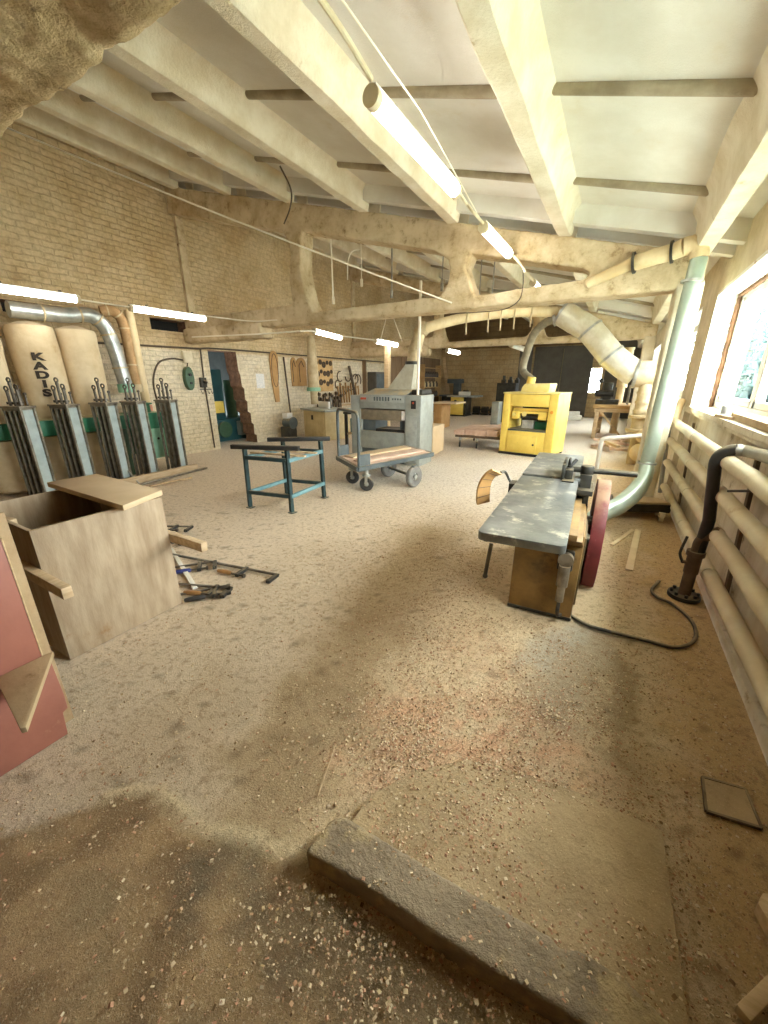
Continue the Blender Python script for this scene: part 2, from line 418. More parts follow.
# floor: a fine uneven grid, coloured by the stains that lie on it
def make_floor():
    xs = list(np.arange(-3.6, 1.16, .035)); x = -3.6
    while x > XL - 1.6: x -= .12; xs.insert(0, x)
    ys = list(np.arange(-.6, 4.2, .035)); y = -.6
    while y > YR: y -= .25; ys.insert(0, y)
    y = ys[-1]
    while y < YB + .4: y += .10 if y < 8 else .4; ys.append(y)
    X, Y = np.meshgrid(np.array(xs), np.array(ys))
    nz = np.array([[mnoise.noise(Vector((a * 1.3, b * 1.3, 0))) for a in xs] for b in ys])
    n2 = np.array([[mnoise.fractal(Vector((a * 4, b * 4, 3)), 1.0, 2.0, 4) for a in xs] for b in ys])
    n3 = np.array([[mnoise.fractal(Vector((a * 11, b * 11, 7)), .9, 2.0, 3) for a in xs] for b in ys])
    Z = .004 * nz + .004 * n2 + .0015 * n3 - .006
    # colours, linear
    L = lambda r, g, b: np.array([lin(r), lin(g), lin(b)])
    C = np.empty(X.shape + (3,)); C[:] = L(224, 204, 176)
    wx, wy = X + .14 * n2 + .05 * n3, Y + .14 * n2 + .05 * n3
    def lay(c, m):
        nonlocal C
        m = np.clip(m, 0, 1)[..., None]; C = C * (1 - m) + L(*c) * m
    def blob(a, b, r0, r1): return 1 - sm(seg_d(wx, wy, a, b), r0, r1)
    lay((230, 219, 203), .85 * sm(wy, 3.6, 6.0))                                                # floor colour paler further in
    lay((208, 180, 132), .7 * (1 - sm(np.abs(wx + .2), .35, 1.0)) * (1 - sm(wy, 5, 8)))       # ochre dust around the machines
    lay((200, 166, 112), .9 * sm(wx, .30, .58) * (1 - sm(wy, 5.0, 6.5)))                       # brown dust along the radiators
    lay((182, 154, 106), .6 * blob((-.9, .6), (-1.45, 3.4), .10, .50))                         # worn track
    lay((150, 122, 78), .5 * blob((-.93, .72), (-1.15, 1.75), .05, .34))
    lay((132, 106, 66), .5 * blob((-1.0, .95), (-1.05, 1.2), .02, .16) * sm(n3, -.3, .4))
    lay((208, 188, 158), .7 * blob((-1.85, .55), (-2.1, 2.4), .2, .6))                         # grey swept patch
    lay((186, 162, 126), .5 * blob((-1.45, .55), (-1.55, 1.0), .05, .3))
    # dark old concrete in front of the broken edge of the screed
    edge = np.interp(X, [-2.4, -1.62, -1.51, -1.39, -1.3, -1.01, -.95, -.84, -.64, -.58, .4, 1.], [.0, .11, .24, .39, .45, .46, .48, .53, .56, .58, .60, .55]) + .014 * n2 + .010 * n3
    dk = (1 - sm(Y - edge, -.012, .012))
    lay((182, 150, 104), .92 * dk); lay((136, 108, 72), dk * sm(n2, .0, .45) * .75); lay((156, 136, 100), dk * sm(-n2, .1, .6) * .6)
    lay((112, 98, 74), .75 * dk * blob((-.86, .47), (-.70, .42), .02, .13))
    lay((124, 110, 84), .55 * dk * blob((-.52, .46), (-.1, .5), .03, .2))
    lay((120, 100, 66), .6 * dk * blob((-1.6, .06), (-1.35, .2), .01, .12) * sm(n3, -.3, .5))
    rim = np.exp(-((Y - edge - .02) / .024) ** 2) * (X < -.55) * (X > -1.45); lay((236, 216, 172), .9 * rim); Z += .008 * rim
    Z -= .012 * dk
    # bare grey concrete in front of the planer, and a darker band right of it
    lay((208, 146, 108), .62 * blob((-.55, 1.2), (-.1, 1.4), .08, .42) * sm(n3, -.4, .3))     # pinkish shavings dust
    lay((196, 150, 116), .45 * blob((-.5, 1.9), (-.1, 1.6), .05, .3) * sm(n3, -.3, .4))
    lay((158, 142, 116), .7 * blob((.0, 1.7), (.12, 2.35), .08, .24))
    lay((182, 172, 150), .75 * blob((-.16, 1.95), (-.02, 2.35), .03, .14))
    lay((140, 116, 80), .6 * blob((.27, 1.5), (.25, 2.3), .01, .09))
    lay((96, 76, 46), .6 * sm(n3, .45, .8) * (Y < 3.5))
    lay((222, 186, 128), .5 * blob((.1, 5.6), (.1, 8), .2, .8))                                # yellowish dust behind the duct
    verts = np.stack([X, Y, Z], -1).reshape(-1, 3); ny, nx = X.shape
    idx = np.arange(nx * ny).reshape(ny, nx)
    faces = np.stack([idx[:-1, :-1], idx[:-1, 1:], idx[1:, 1:], idx[1:, :-1]], -1).reshape(-1, 4)
    me = bpy.data.meshes.new('floor'); me.from_pydata(verts.tolist(), [], faces.tolist())
    at = me.color_attributes.new('stain', 'FLOAT_COLOR', 'POINT')
    at.data.foreach_set('color', np.concatenate([C.reshape(-1, 3), np.ones((nx * ny, 1))], 1).astype(np.float32).ravel())
    for p in me.polygons: p.use_smooth = True
    k = NT('dusty_floor')
    a = k.node('ShaderNodeAttribute', attribute_name='stain')
    n_a = k.noise(26, 10, .8); n_b = k.noise(150, 5, .75)
    col = k.mix(k.math('MULTIPLY', k.ramp(n_a, .48, .64), .70), a.outputs['Color'], rgb(150, 118, 82))
    col = k.mix(k.math('MULTIPLY', k.ramp(n_b, .55, .66), .55), col, rgb(236, 218, 180))
    col = k.mix(k.math('MULTIPLY', k.ramp(k.noise(190, 4, .7), .57, .66), .60), col, rgb(84, 64, 38))
    k.link(col, k.b.inputs['Base Color']); k.b.inputs['Roughness'].default_value = .78
    hh = k.math('ADD', n_a, k.math('MULTIPLY', n_b, .5))
    k.bump(hh, .9, .014)
    me.materials.append(k.m); M['floor'] = k.m
    o = bpy.data.objects.new('floor', me); COL.objects.link(o); o['kind'] = 'structure'
make_floor()

# raised concrete pad (its grey kerb is built below as a thing)
def pad_pts(z):
    return [(-.56, .69, z), (.40, .69, z), (.395, .80, z), (.39, 1.04, z), (.38, 1.25, z), (.13, 1.27, z), (-.09, 1.24, z), (-.28, 1.19, z), (-.44, 1.05, z), (-.55, .85, z)]
k = NT('dusty_pad')
cA = k.mix(k.ramp(k.noise(3, 6), .35, .7), rgb(184, 160, 122), rgb(160, 136, 98))
cA = k.mix(k.math('MULTIPLY', k.ramp(k.noise(30, 8, .75), .5, .7), .5), cA, rgb(130, 108, 72))
cA = k.mix(k.math('MULTIPLY', k.ramp(k.noise(170, 3, .7), .58, .7), .5), cA, rgb(228, 206, 164))
k.link(cA, k.b.inputs['Base Color']); k.b.inputs['Roughness'].default_value = .9; k.bump(k.noise(60, 6, .7), .6, .01)
M['pad'] = k.m
g = G(); p0 = pad_pts(-.02); n_ = len(p0); top = [(x + random.uniform(-.004, .004), y, .034 if (y < .9 or x > .3) else .012) for x, y, z in pad_pts(0)]
g.add(p0 + top, [tuple(range(n_, 2 * n_))] + [(i, (i + 1) % n_, (i + 1) % n_ + n_, i + n_) for i in range(n_)])
struct('trim_1', g, M['pad'], label='raised dusty concrete pad in the floor behind the grey kerb')

# left wall with ragged doorway and ventilation slots
jag = [(6.90, 0), (6.90, .18), (6.83, .22), (6.84, .45), (6.78, .5), (6.78, .72), (6.70, .78), (6.72, 1.0), (6.66, 1.06), (6.67, 1.3), (6.61, 1.36), (6.60, 1.6), (6.56, 1.7), (6.54, 2.1)]
door = [(5.80, 0.0)] + jag + [(5.80, 2.1)]
topz = roofz(XL, .5)
outer = [(YR, -.05), (5.80, -.05)] + [(5.80, 2.11), (6.54, 2.11)] + jag[::-1] + [(6.90, -.05), (YB + .3, -.05), (YB + .3, topz), (YR, topz)]
slots = [[(2.55, 2.42), (3.36, 2.42), (3.36, 2.58), (2.55, 2.58)], [(4.66, 2.40), (5.40, 2.40), (5.40, 2.60), (4.66, 2.60)], [(5.86, 2.5), (6.2, 2.5), (6.2, 2.64), (5.86, 2.64)]]
me = plate('wall_left', [outer] + slots, -.2, .2)
me.transform(Matrix(((0, -1, 0, XL - .2), (1, 0, 0, 0), (0, 0, 1, 0), (0, 0, 0, 1))))
me.materials.clear(); me.materials.append(M['brickL']); me.materials.append(M['jamb'])
bm = bmesh.new(); bm.from_mesh(me); bmesh.ops.recalc_face_normals(bm, faces=bm.faces)
for f in bm.faces:
    f.smooth = False
    if abs(f.normal.x) < .5: f.material_index = 1
bm.to_mesh(me); bm.free()
o = bpy.data.objects.new('wall_left', me); COL.objects.link(o); o['kind'] = 'structure'
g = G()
for s in slots: g.box(XL - .42, s[0][0] - .02, s[0][1] - .02, XL - .30, s[1][0] + .02, s[2][1] + .02)  # near-black boxes put the shade inside the slots into colour
struct('trim_2', g, M['dark'], label='dark boxes painting the shade inside ventilation openings high in the left brick wall')
# dim side room behind the doorway
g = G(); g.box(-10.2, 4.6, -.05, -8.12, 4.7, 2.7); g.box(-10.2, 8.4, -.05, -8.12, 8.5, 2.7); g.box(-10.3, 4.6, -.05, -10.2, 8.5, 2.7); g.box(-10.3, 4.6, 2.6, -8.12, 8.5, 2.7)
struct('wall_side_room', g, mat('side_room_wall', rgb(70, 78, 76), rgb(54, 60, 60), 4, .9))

# back wall with its window
zt = roofz(XL, .5)
outer = [(XL - .4, -.05), (1.2, -.05), (1.2, roofz(1.2, .4)), (XL - .4, zt)]
winb = [(-1.12, .95), (-.62, .95), (-.62, 2.0), (-1.12, 2.0)]
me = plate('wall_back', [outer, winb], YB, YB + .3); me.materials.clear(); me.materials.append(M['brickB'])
for p in me.polygons: p.use_smooth = False
o = bpy.data.objects.new('wall_back', me); COL.objects.link(o); o['kind'] = 'structure'
g = G(); g.box(-1.12, YB + .12, .95, -.62, YB + .16, 1.0); g.box(-1.12, YB + .12, 1.95, -.62, YB + .16, 2.0); g.box(-1.12, YB + .12, .95, -1.07, YB + .16, 2.0); g.box(-.67, YB + .12, .95, -.62, YB + .16, 2.0); g.box(-.89, YB + .12, .95, -.85, YB + .16, 2.0)
w = struct('window_2', g, M['white'])
g = G(); g.box(-1.1, YB + .135, .98, -.64, YB + .14, 1.97); part('pane', g, M['glass'], w)
# grey double door in the back wall
dr = bpy.data.objects.new('door_1', None); COL.objects.link(dr); dr['kind'] = 'structure'; dr.location = (-2.2, YB, 0)
for i in (0, 1):
    g = G(); x0 = -1.05 + i * 1.06; g.box(x0, -.06, .02, x0 + 1.04, -.0, 2.75); g.box(x0 + .08, -.075, .15, x0 + .96, -.06, 1.2); g.box(x0 + .08, -.075, 1.35, x0 + .96, -.06, 2.6)
    l = part('door_leaf', g, M['greydoor'], dr)
    if i == 0:
        h = G(); h.cyl((-.08, -.09, 1.15), (-.08, -.09, 1.35), .015); part('handle', h, M['chrome'], l)
g = G(); g.box(-1.15, -.08, 0, -1.05, 0, 2.85); g.box(1.05, -.08, 0, 1.15, 0, 2.85); g.box(-1.15, -.08, 2.75, 1.15, 0, 2.85); part('door_frame', g, M['greydoor'], dr)
# dark grey panelled wall right of the door
g = G(); g.box(-.55, YB - .04, 0, XW, YB, 3.0); g.box(-4.0, YB - .03, 0, -3.45, YB, 2.9)
struct('trim_3', g, M['greydoor'], label='dark grey panelling on the back wall beside the double door')
# rear wall behind the camera and the brown panels at the far end of the left wall
me = plate('wall_rear', [[(XL - .4, -.05), (1.3, -.05), (1.3, topz), (XL - .4, topz)]], YR - .3, YR); me.materials.clear(); me.materials.append(M['brickB'])
o = bpy.data.objects.new('wall_rear', me); COL.objects.link(o); o['kind'] = 'structure'
g = G()
for i in range(5): g.box(XL, 13.7 + i * 1.02, 0, XL + .03, 14.68 + i * 1.02, 2.45)
struct('trim_4', g, M['brownpanel'], label='brown boarding on the far end of the left wall')

# right wall: lintel band, piers, recessed lower wall behind the radiators
wins = [(1.2, 6.03), (6.95, 10.6), (12.4, 16.2)]  # windows past the first are unseen, there to light the back
ZS, ZT = 1.20, 2.41
g = G()
g.box(XW, YR, ZT, XW + .38, YB, roofz(XW, .5))
ed = sorted(wins); cur = YR
for a, b in ed:
    g.box(XW, cur, ZS - .02, XW + .38, a, ZT); cur = b
g.box(XW, cur, ZS - .02, XW + .38, YB, ZT)
struct('wall_right', g, M['plastR'])
g = G(); g.box(XP, YR, -.05, XP + .2, 6.55, ZS - .02); g.box(XW + .02, 6.55, -.05, XP + .2, YB, ZS - .02); g.box(XW + .0, YR, 1.12, XP, 6.55, ZS - .02)
struct('wall_right_lower', g, M['lowR'])
for i, (a, b) in enumerate(wins):          # white reveals
    g = G(); g.box(XW - .004, b - .025, ZS, XW + .2, b + .004, ZT); g.box(XW - .004, a - .004, ZS, XW + .2, a + .025, ZT); g.box(XW - .004, a, ZT - .03, XW + .2, b, ZT + .004)
    struct('trim_%d' % (5 + i), g, M['reveal'])
    if i == 0:
        g = G(); g.box(XW + .17, b - .055, ZS, XW + .205, b - .02, ZT - .02); g.box(XW + .17, a, ZT - .06, XW + .205, b - .055, ZT - .028); o = struct('trim_60', g, M['jamb']); roughen(o, .012, .02, .05)
    g = G(); g.box(XW - .02, a - .1, ZS - .05, XW + .22, b + .05, ZS); struct('trim_%d' % (12 + i), g, M['lowR'], bev=.008)
    # window: frame bars, mullions, panes
    wn = 'window_%d' % (1 if i == 0 else i + 3)
    x0, x1 = XW + .21, XW + .27
    g = G(); g.box(x0, a, ZS, x1, a + .07, ZT); g.box(x0, b - .07, ZS, x1, b, ZT); g.box(x0, a, ZS, x1, b, ZS + .07); g.box(x0, a, ZT - .07, x1, b, ZT)
    w = struct(wn, g, M['white'], bev=.006)
    nm = 4
    ys = [a + .07 + (b - a - .14) * q / nm for q in range(nm + 1)]
    if i == 0: ys = [a + .07, 2.3, 3.4, 4.55, b - .07]
    for q in range(1, nm):
        mg = G(); mg.box(x0 + .005, ys[q] - .035, ZS + .07, x1 - .005, ys[q] + .035, ZT - .07); part('mullion', mg, M['white'], w)
    for q in range(nm):
        pg = G(); pg.box(x0 + .028, ys[q], ZS + .06, x0 + .034, ys[q + 1], ZT - .06); part('pane', pg, M['glass'], w)
    for q in range(nm):
        sg = G(); y0, y1 = ys[q] + .035, ys[q + 1] - .035; z0, z1 = ZS + .075, ZT - .075
        for bx in ((y0, z0, y1, z0 + .05), (y0, z1 - .05, y1, z1), (y0, z0, y0 + .05, z1), (y1 - .05, z0, y1, z1)): sg.box(x0 + .01, bx[0], bx[1], x1 + .01, bx[2], bx[3])
        part('sash', sg, M['white'], w)
# low concrete foot strip under the radiators
g = G(); g.box(.79, .2, -.02, XP, 6.5, .06); struct('baseboard_right', g, M['lowR'], bev=.01)

# roof slabs
g = G()
SK = .27
def slab(y0, y1):
    xa, xb = XL - .4, 1.2
    g.hexa([(xa, y0, roofz(xa, SK)), (xb, y0, roofz(xb, SK)), (xb, y1, roofz(xb, SK)), (xa, y1, roofz(xa, SK)), (xa, y0, roofz(xa, SK + .12)), (xb, y0, roofz(xb, SK + .12)), (xb, y1, roofz(xb, SK + .12)), (xa, y1, roofz(xa, SK + .12))])
slab(YR - .3, 5.40); slab(5.60, 11.20); slab(11.40, YB + .3)
g.box(XL - .4, 5.30, 2.95, 1.2, 5.70, 2.951) if False else None
struct('ceiling', g, M['ceil'])
g = G()
for y0 in (5.38, 11.18):
    xa, xb = XL - .4, 1.2
    g.hexa([(xa, y0, roofz(xa, SK + .13)), (xb, y0, roofz(xb, SK + .13)), (xb, y0 + .24, roofz(xb, SK + .13)), (xa, y0 + .24, roofz(xa, SK + .13)), (xa, y0, roofz(xa, SK + .3)), (xb, y0, roofz(xb, SK + .3)), (xb, y0 + .24, roofz(xb, SK + .3)), (xa, y0 + .24, roofz(xa, SK + .3))])
struct('trim_20', g, M['crossrib'])
tn = 21
RX = [-.79 - 1.32 * i for i in range(6)] + [.50]
for (y0, y1) in ((YR, 5.36), (5.64, 11.16), (11.44, YB)):
    for x in RX:
        g = G()
        # rib with flared flanks that run into the slab
        prof = [(-.20, SK + .05), (-.15, SK - .01), (-.105, SK - .07), (-.085, .05), (-.075, .012), (-.062, 0), (.062, 0), (.075, .012), (.085, .05), (.105, SK - .07), (.15, SK - .01), (.20, SK + .05)]
        ny = max(2, int((y1 - y0) / .25)); vs = []; fs = []; n_ = len(prof)
        for j in range(ny + 1):
            y = y0 + (y1 - y0) * j / ny
            for (dx, dz) in prof:
                w = .012 * mnoise.noise(Vector((x * 3 + dx * 4, y * 2.3, dz * 5)))
                vs.append((x + dx + w, y, roofz(x, 0) - .26 * dx * (1 if dz > .15 else .35) + dz + w * .6))
        for j in range(ny):
            for q in range(n_ - 1): fs.append((j * n_ + q, j * n_ + q + 1, (j + 1) * n_ + q + 1, (j + 1) * n_ + q))
        fs += [tuple(range(n_ - 1, -1, -1)), tuple(ny * n_ + q for q in range(n_))]
        g.add(vs, fs); struct('trim_%d' % tn, g, M['rib']); tn += 1
# cross ribs, one run per row and bay, broken where the long ribs pass
for y in (.55, 1.9, 3.25, 4.60, 6.3, 7.65, 9.0, 10.35, 12.1, 13.5, 14.9):
    g = G()
    for x in RX[:-1]:
        xa, xb = x + .12, x + 1.32 - .12
        za, zb = roofz(xa, SK), roofz(xb, SK)
        g.tube([(xa, y, za - .0), (xa + .03, y, za - .012), (xb - .03, y, zb - .012), (xb, y, zb - .0)], [.02, .038, .038, .02], 12)
    struct('trim_%d' % tn, g, M['crossrib']); tn += 1
for y in (5.27, 5.73, 11.07, 11.53):       # slab end ribs
    g = G()
    xa, xb = XL, XW + .3; a, b = (.10, SK + .02)
    g.hexa([(xa, y - .06, roofz(xa, a)), (xb, y - .06, roofz(xb, a)), (xb, y + .06, roofz(xb, a)), (xa, y + .06, roofz(xa, a)), (xa, y - .09, roofz(xa, b)), (xb, y - .09, roofz(xb, b)), (xb, y + .09, roofz(xb, b)), (xa, y + .09, roofz(xa, b))])
    struct('trim_%d' % tn, g, M['ceil']); tn += 1

# open-web concrete girders
ZTIE = 2.40
outl = [(XL, ZTIE - .02), (.56, ZTIE - .02), (.56, roofz(.56, .01)), (XL, roofz(XL, .01))]
o1 = [(-4.98, 3.74), (-4.82, 3.55), (-4.80, 3.35), (-4.86, 3.05), (-4.82, 2.66)]
o2 = [(-4.57, 3.66), (-2.35, 3.10), (-2.16, 2.98), (-2.12, 2.86), (-2.14, 2.70), (-2.24, 2.55), (-4.42, 2.52), (-4.53, 2.72), (-4.64, 3.15)]
o3 = [(-1.86, 3.0), (-.55, 2.68), (-.46, 2.63), (-.50, 2.56), (-1.3, 2.53), (-1.76, 2.51), (-1.84, 2.66), (-1.93, 2.86)]
outl = outl + [(XL, 4.42)] + o1 + [(XL, 2.66)]
gm = plate('girder', [outl, o2, o3], -.14, .16); gm.materials.clear(); gm.materials.append(M['beam'])
for y in (5.5, 11.3):
    o = bpy.data.objects.new('trim_%d' % tn, gm); COL.objects.link(o); o.location = (0, y, 0); o['kind'] = 'structure'; tn += 1
    o['label'] = 'dusty open-web concrete girder under the roof slabs' + (' near the camera' if y < 6 else ' further back')
    roughen(o, .022 if y < 6 else .05, .02, .4, .014, .05)
    g = G(); g.box(XL, y - .05, ZTIE, XL + .07, y + .10, roofz(XL, -.2)); struct('trim_%d' % tn, g, M['beam']); tn += 1
# thickened lower left end of the front girder tie
g = G(); g.box(XL, 5.30, 2.22, -5.6, 5.66, 2.46); g.box(XL, 11.1, 2.2, -5.0, 11.45, 2.46); o = struct('trim_%d' % tn, g, M['beam']); roughen(o, .04, .05, .3, .02, .06); tn += 1
# pillars
for y in (5.5, 11.3):
    g = G(); g.box(.35, y - .15, -.03, .58, y + .17, ZTIE + .05); o = struct('trim_%d' % tn, g, M['plastR'] if y > 6 else M['rib']); tn += 1
    roughen(o, .03, .03, .3)
# lintel overhead, right at the camera
g = G(); g.box(XL, .38, 2.42, .6, .90, 2.85); o = struct('trim_%d' % tn, g, M['rough'], label='rough plaster lintel overhead close to the camera'); tn += 1
roughen(o, .02, .06, .22, .02, .06)
# ------------------------------------------------------------------ kerb stone in the foreground
KPT = [(-.625, .575), (-.605, .70), (-.575, .722), (-.13, .738), (.09, .755), (.108, .742), (.15, .765), (.25, .768), (.34, .74), (.42, .70), (.42, .62), (.16, .635), (-.06, .612), (-.40, .598)]
tp = [Vector((x, y, 0)) for x, y in KPT]
g = G(); g.prism([(p.x, p.y, -.02) for p in tp], (0, 0, .095))
o = single('kerb_stone', g, M['stone'], 'long dark grey concrete kerb stone lying across the foreground floor', 'kerb stone', bev=.008)
r_ = o.modifiers.new('remesh', 'REMESH'); r_.mode = 'VOXEL'; r_.voxel_size = .009; r_.use_smooth_shade = True
for a_, s_ in ((.008, .12), (.004, .03)):
    t_ = bpy.data.textures.new('chips', 'CLOUDS'); t_.noise_scale = s_; d_ = o.modifiers.new('chips', 'DISPLACE'); d_.texture = t_; d_.strength = a_; d_.mid_level = .38; d_.texture_coords = 'LOCAL'

# square hatch in the floor by the radiators
t = thing('floor_hatch', 'square metal hatch cover sunk in the dusty floor by the radiators', 'hatch', (.56, 1.40, 0))
c = [atz(702, 778) - t.location, atz(745, 790) - t.location, atz(761, 829) - t.location, atz(706, 812) - t.location]
M['hatch'] = mat('dusty_hatch_steel', rgb(176, 148, 102), rgb(150, 122, 80), 6, .8, bump=.3, bscale=30)
g = G(); g.prism([(p.x, p.y, -.01) for p in c], (0, 0, .016)); part('cover', g, M['pad'], t)
g = G()
for i in range(4): g.bar((c[i].x, c[i].y, .003), (c[(i + 1) % 4].x, c[(i + 1) % 4].y, .003), .009, .012)
part('rim', g, M['rust'], t)

# ------------------------------------------------------------------ crate with lid, left
t = thing('plywood_crate', 'large dusty open plywood crate with two carrying bars, standing on the floor at left', 'crate', (-2.84, .99, 0))
L0 = t.location
X0, X1, Y0, Y1, ZC = -3.27 + 2.84, -2.43 + 2.84, .655 - .99, 1.335 - .99, .785
g = G(); g.box(X1 - .02, Y0, 0, X1, Y1, ZC); part('front_panel', g, M['ply'], t, bev=.002)
g = G(); g.box(X0, Y0, 0, X0 + .02, Y1, ZC - .01); part('back_panel', g, M['ply'], t, bev=.002)
g = G(); g.box(X0 + .02, Y0, .0, X1 - .02, Y0 + .02, ZC - .004); part('side_panel', g, M['ply'], t, bev=.002)
g = G(); g.box(X0 + .02, Y1 - .02, .0, X1 - .02, Y1, ZC - .004); part('side_panel', g, M['ply'], t, bev=.002)
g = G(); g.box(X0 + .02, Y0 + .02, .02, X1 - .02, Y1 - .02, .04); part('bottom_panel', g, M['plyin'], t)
g = G(); g.box(X0 + .05, Y0 - .045, .515, X1 + .33, Y0 - .002, .575); part('carrying_bar', g, M['woodx'], t, bev=.004)
g = G(); g.box(X0 + .05, Y1 + .002, .47, X1 + .33, Y1 + .045, .53); part('carrying_bar', g, M['woodx'], t, bev=.004)
g = G(); g.bar((X0 + .1, Y0 + .03, ZC - .06), (X1 - .35, Y0 + .045, ZC - .04), .03, .05); part('inner_batten', g, M['woodx'], t)
zz = ZC + .004
q = [atz(48, 487, zz), atz(98, 478, zz), atz(163, 495, zz), atz(124, 511, zz)]
g = G(); g.prism([tuple(p) for p in q], (0, 0, .034)); single('board', g, M['hardboard'], 'pale flat board lying across the top of the open plywood crate', 'board', bev=.003)

# ------------------------------------------------------------------ red laminate panel piece, left edge
t = thing('cabinet_carcass', 'upturned red laminate carcass with grey back board and triangular brace at the left edge', 'cabinet', (-1.92, .25, 0))
g = G(); g.box(-.06, -.55, .0, -.035, .225, 1.02); part('back_board', g, M['greyply'], t, bev=.002)
g = G(); g.box(-.033, -.55, .38, -.012, .185, .93); part('upper_panel', g, M['redlam'], t, bev=.002)
g = G(); g.box(-.034, .185, .38, -.010, .190, .93); part('edge_strip', g, M['wood'], t)
pl = [(-.0, -.6, 0), (-.0, .17, 0), (.0, .178, .115), (.0, .198, .125), (.0, .20, .2), (.0, .195, .37), (.0, -.6, .37)]
g = G(); g.prism([(x + .04, y, z) for x, y, z in pl], (-.022, 0, 0)); part('lower_panel', g, M['redlam'], t, bev=.002)
g = G(); g.prism([(-.0, .035, .375), (.0, .222, .375), (.385, .0, .375), (.375, -.012, .375)], (0, 0, .022)); part('triangular_brace', g, M['greyply'], t, bev=.002)
g = G()
for x, y in ((.3, .015), (.04, .06), (.06, .18)): g.cyl((x, y, .396), (x, y, .399), .004, 8)
part('screw', g, M['black'], t) if False else None

# ------------------------------------------------------------------ F clamps on the floor
def f_clamp(label, L, grip, loc, rz, handle=True):
    t = thing('bar_clamp', label, 'clamp', loc, rz, None)
    g = G(); g.box(0, -.012, .012, L, .012, .022); part('bar', g, M['rod'], t, bev=.001)
    g = G(); g.bar((L - .012, 0, .018), (L - .012, -.125, .018), .026, .026); g.cyl((L - .028, -.115, .018), (L - .01, -.115, .018), .018, 14); part('fixed_jaw', g, M['black'], t)
    g = G(); g.bar((L * .72, .014, .018), (L * .72, -.125, .018), .03, .03); part('sliding_jaw', g, M['black'], t, bev=.003)
    g = G(); g.cyl((L * .72 + .06, -.108, .018), (L * .72 - .07, -.108, .018), .009, 12); g.cyl((L * .72 + .055, -.108, .018), (L * .72 + .068, -.108, .018), .017, 14); part('screw', g, M['rod'], t)
    g = G(); g.lathe((L * .72 - .06, -.108, .02), [(.010, 0), (.017, .012), (.019, .05), (.017, .11), (.013, .135), (.004, .14)], 14, (-1, 0, 0)); part('handle', g, grip, t)
    return t
M['grip'] = mat('wood_grip', rgb(176, 132, 80), rgb(150, 106, 60), 9, .5)
M['gripd'] = mat('dark_grip', rgb(52, 48, 44), None, 9, .5)
def ang(p, q): return math.atan2(q.y - p.y, q.x - p.x)
p, q = atz(172, 556, 0), atz(279, 577, 0)
f_clamp('long bar clamp with wooden grip lying furthest out on the floor beside the crate', (q - p).length, M['grip'], p, ang(p, q))
p, q = atz(178, 586, 0), atz(229, 587, 0)
f_clamp('bar clamp with short wooden grip lying next to the crate foot', (q - p).length + .05, M['grip'], p, ang(p, q) - .1)
p, q = atz(172, 598, 0), atz(216, 592, 0)
f_clamp('black bar clamp nearest the crate foot, without a wooden grip', (q - p).length + .1, M['gripd'], p, ang(p, q) + .12)
p, q = atz(155, 572, 0), atz(184, 570, 0)
f_clamp('bar clamp with a blue grip half hidden behind the crate', (q - p).length + .25, M['blue'], p, ang(p, q) + .2)
for i, (x, y, r) in enumerate(((168, 533, .1), (163, 529, .35))):
    p = atz(x - 26, y + 1, 0); p.z = i * .035
    f_clamp(('black bar clamp lying on the floor behind the crate, lower of two', 'black bar clamp lying on top of another behind the crate')[i], .62, M['gripd'], p, r + .12)
p, q = atz(171, 549, .012), atz(195, 588, .012)
g = G(); g.bar(p, q, .035, .018); single('wooden_lath', g, M['white'], 'thin pale lath lying among the bar clamps beside the crate', 'lath', bev=.002)

# ------------------------------------------------------------------ five clamp racks in a row
RACK_LABELS = ['grey clamp rack at the left picture edge, first of the row',
               'grey clamp rack second from the left in the row, beside the lettered bag',
               'grey clamp rack in the middle of the row of five',
               'grey clamp rack standing in front of the galvanised duct, fourth in the row',
               'grey clamp rack at the far end of the row, beside the green switch box']
def make_rack():
    t = thing('clamp_rack', RACK_LABELS[0], 'clamp rack', (0, 0, 0), 0, 'clamp racks along the left wall')
    # local: x from -.36 (wall side) to 0 (room side), y 0..-.2 towards the camera
    g = G()
    for i in range(4):
        x = -.235 + i * .075
        g.box(x - .012, -.02, .0, x + .012, .02, 1.17); g.box(x - .012, .14, 0, x + .012, .17, 1.17)
    g.box(-.25, -.02, 1.14, .0, .17, 1.17); g.box(-.25, -.02, .02, 0, .17, .05)
    part('frame', g, M['rackm'], t, bev=.003)
    g = G(); g.box(-.016, .0, .03, .0, .145, 1.15); part('side_web', g, M['rackblue'], t)
    g = G(); g.box(-.016, .14, .0, .03, .16, 1.17); part('flange', g, M['rackm'], t, bev=.002)
    g = G(); g.box(-.016, -.02, 0, .02, -.0, 1.17); part('flange', g, M['rackm'], t, bev=.002)
    g = G(); g.box(-.262, -.03, 1.17, .025, .18, 1.195); part('top_plate', g, M['rackm'], t, bev=.003)
    for i, (h, tip) in enumerate(((.20, 0), (.30, 1), (.22, 0))):
        x = -.198 + i * .075
        g = G(); g.cyl((x, .06, .06), (x, .06, 1.2 + h * .85), .016, 12); g.ring((x, .06, 1.23), (0, 0, 1), .036, .014, .03, 16)
        r = part('threaded_rod', g, M['rod'], t)
        g = G(); g.torus((x, .06, 1.2 + h), (0, 1, 0), .026, .010, 16, 8); g.cyl((x, .06, 1.2 + h * .8), (x, .06, 1.2 + h - .03), .02, 12)
        part('eye', g, M['rod'], r)
        g = G(); g.cyl((x, .14, .9), (x, .14, 1.2 + h * .6), .012, 10); g.sphere((x, .14, 1.2 + h * .62), .02, 10, 6)
        part('guide_rod', g, M['rod'], t)
    return t
RY = [1.97, 2.45, 2.93, 3.35, 3.87]
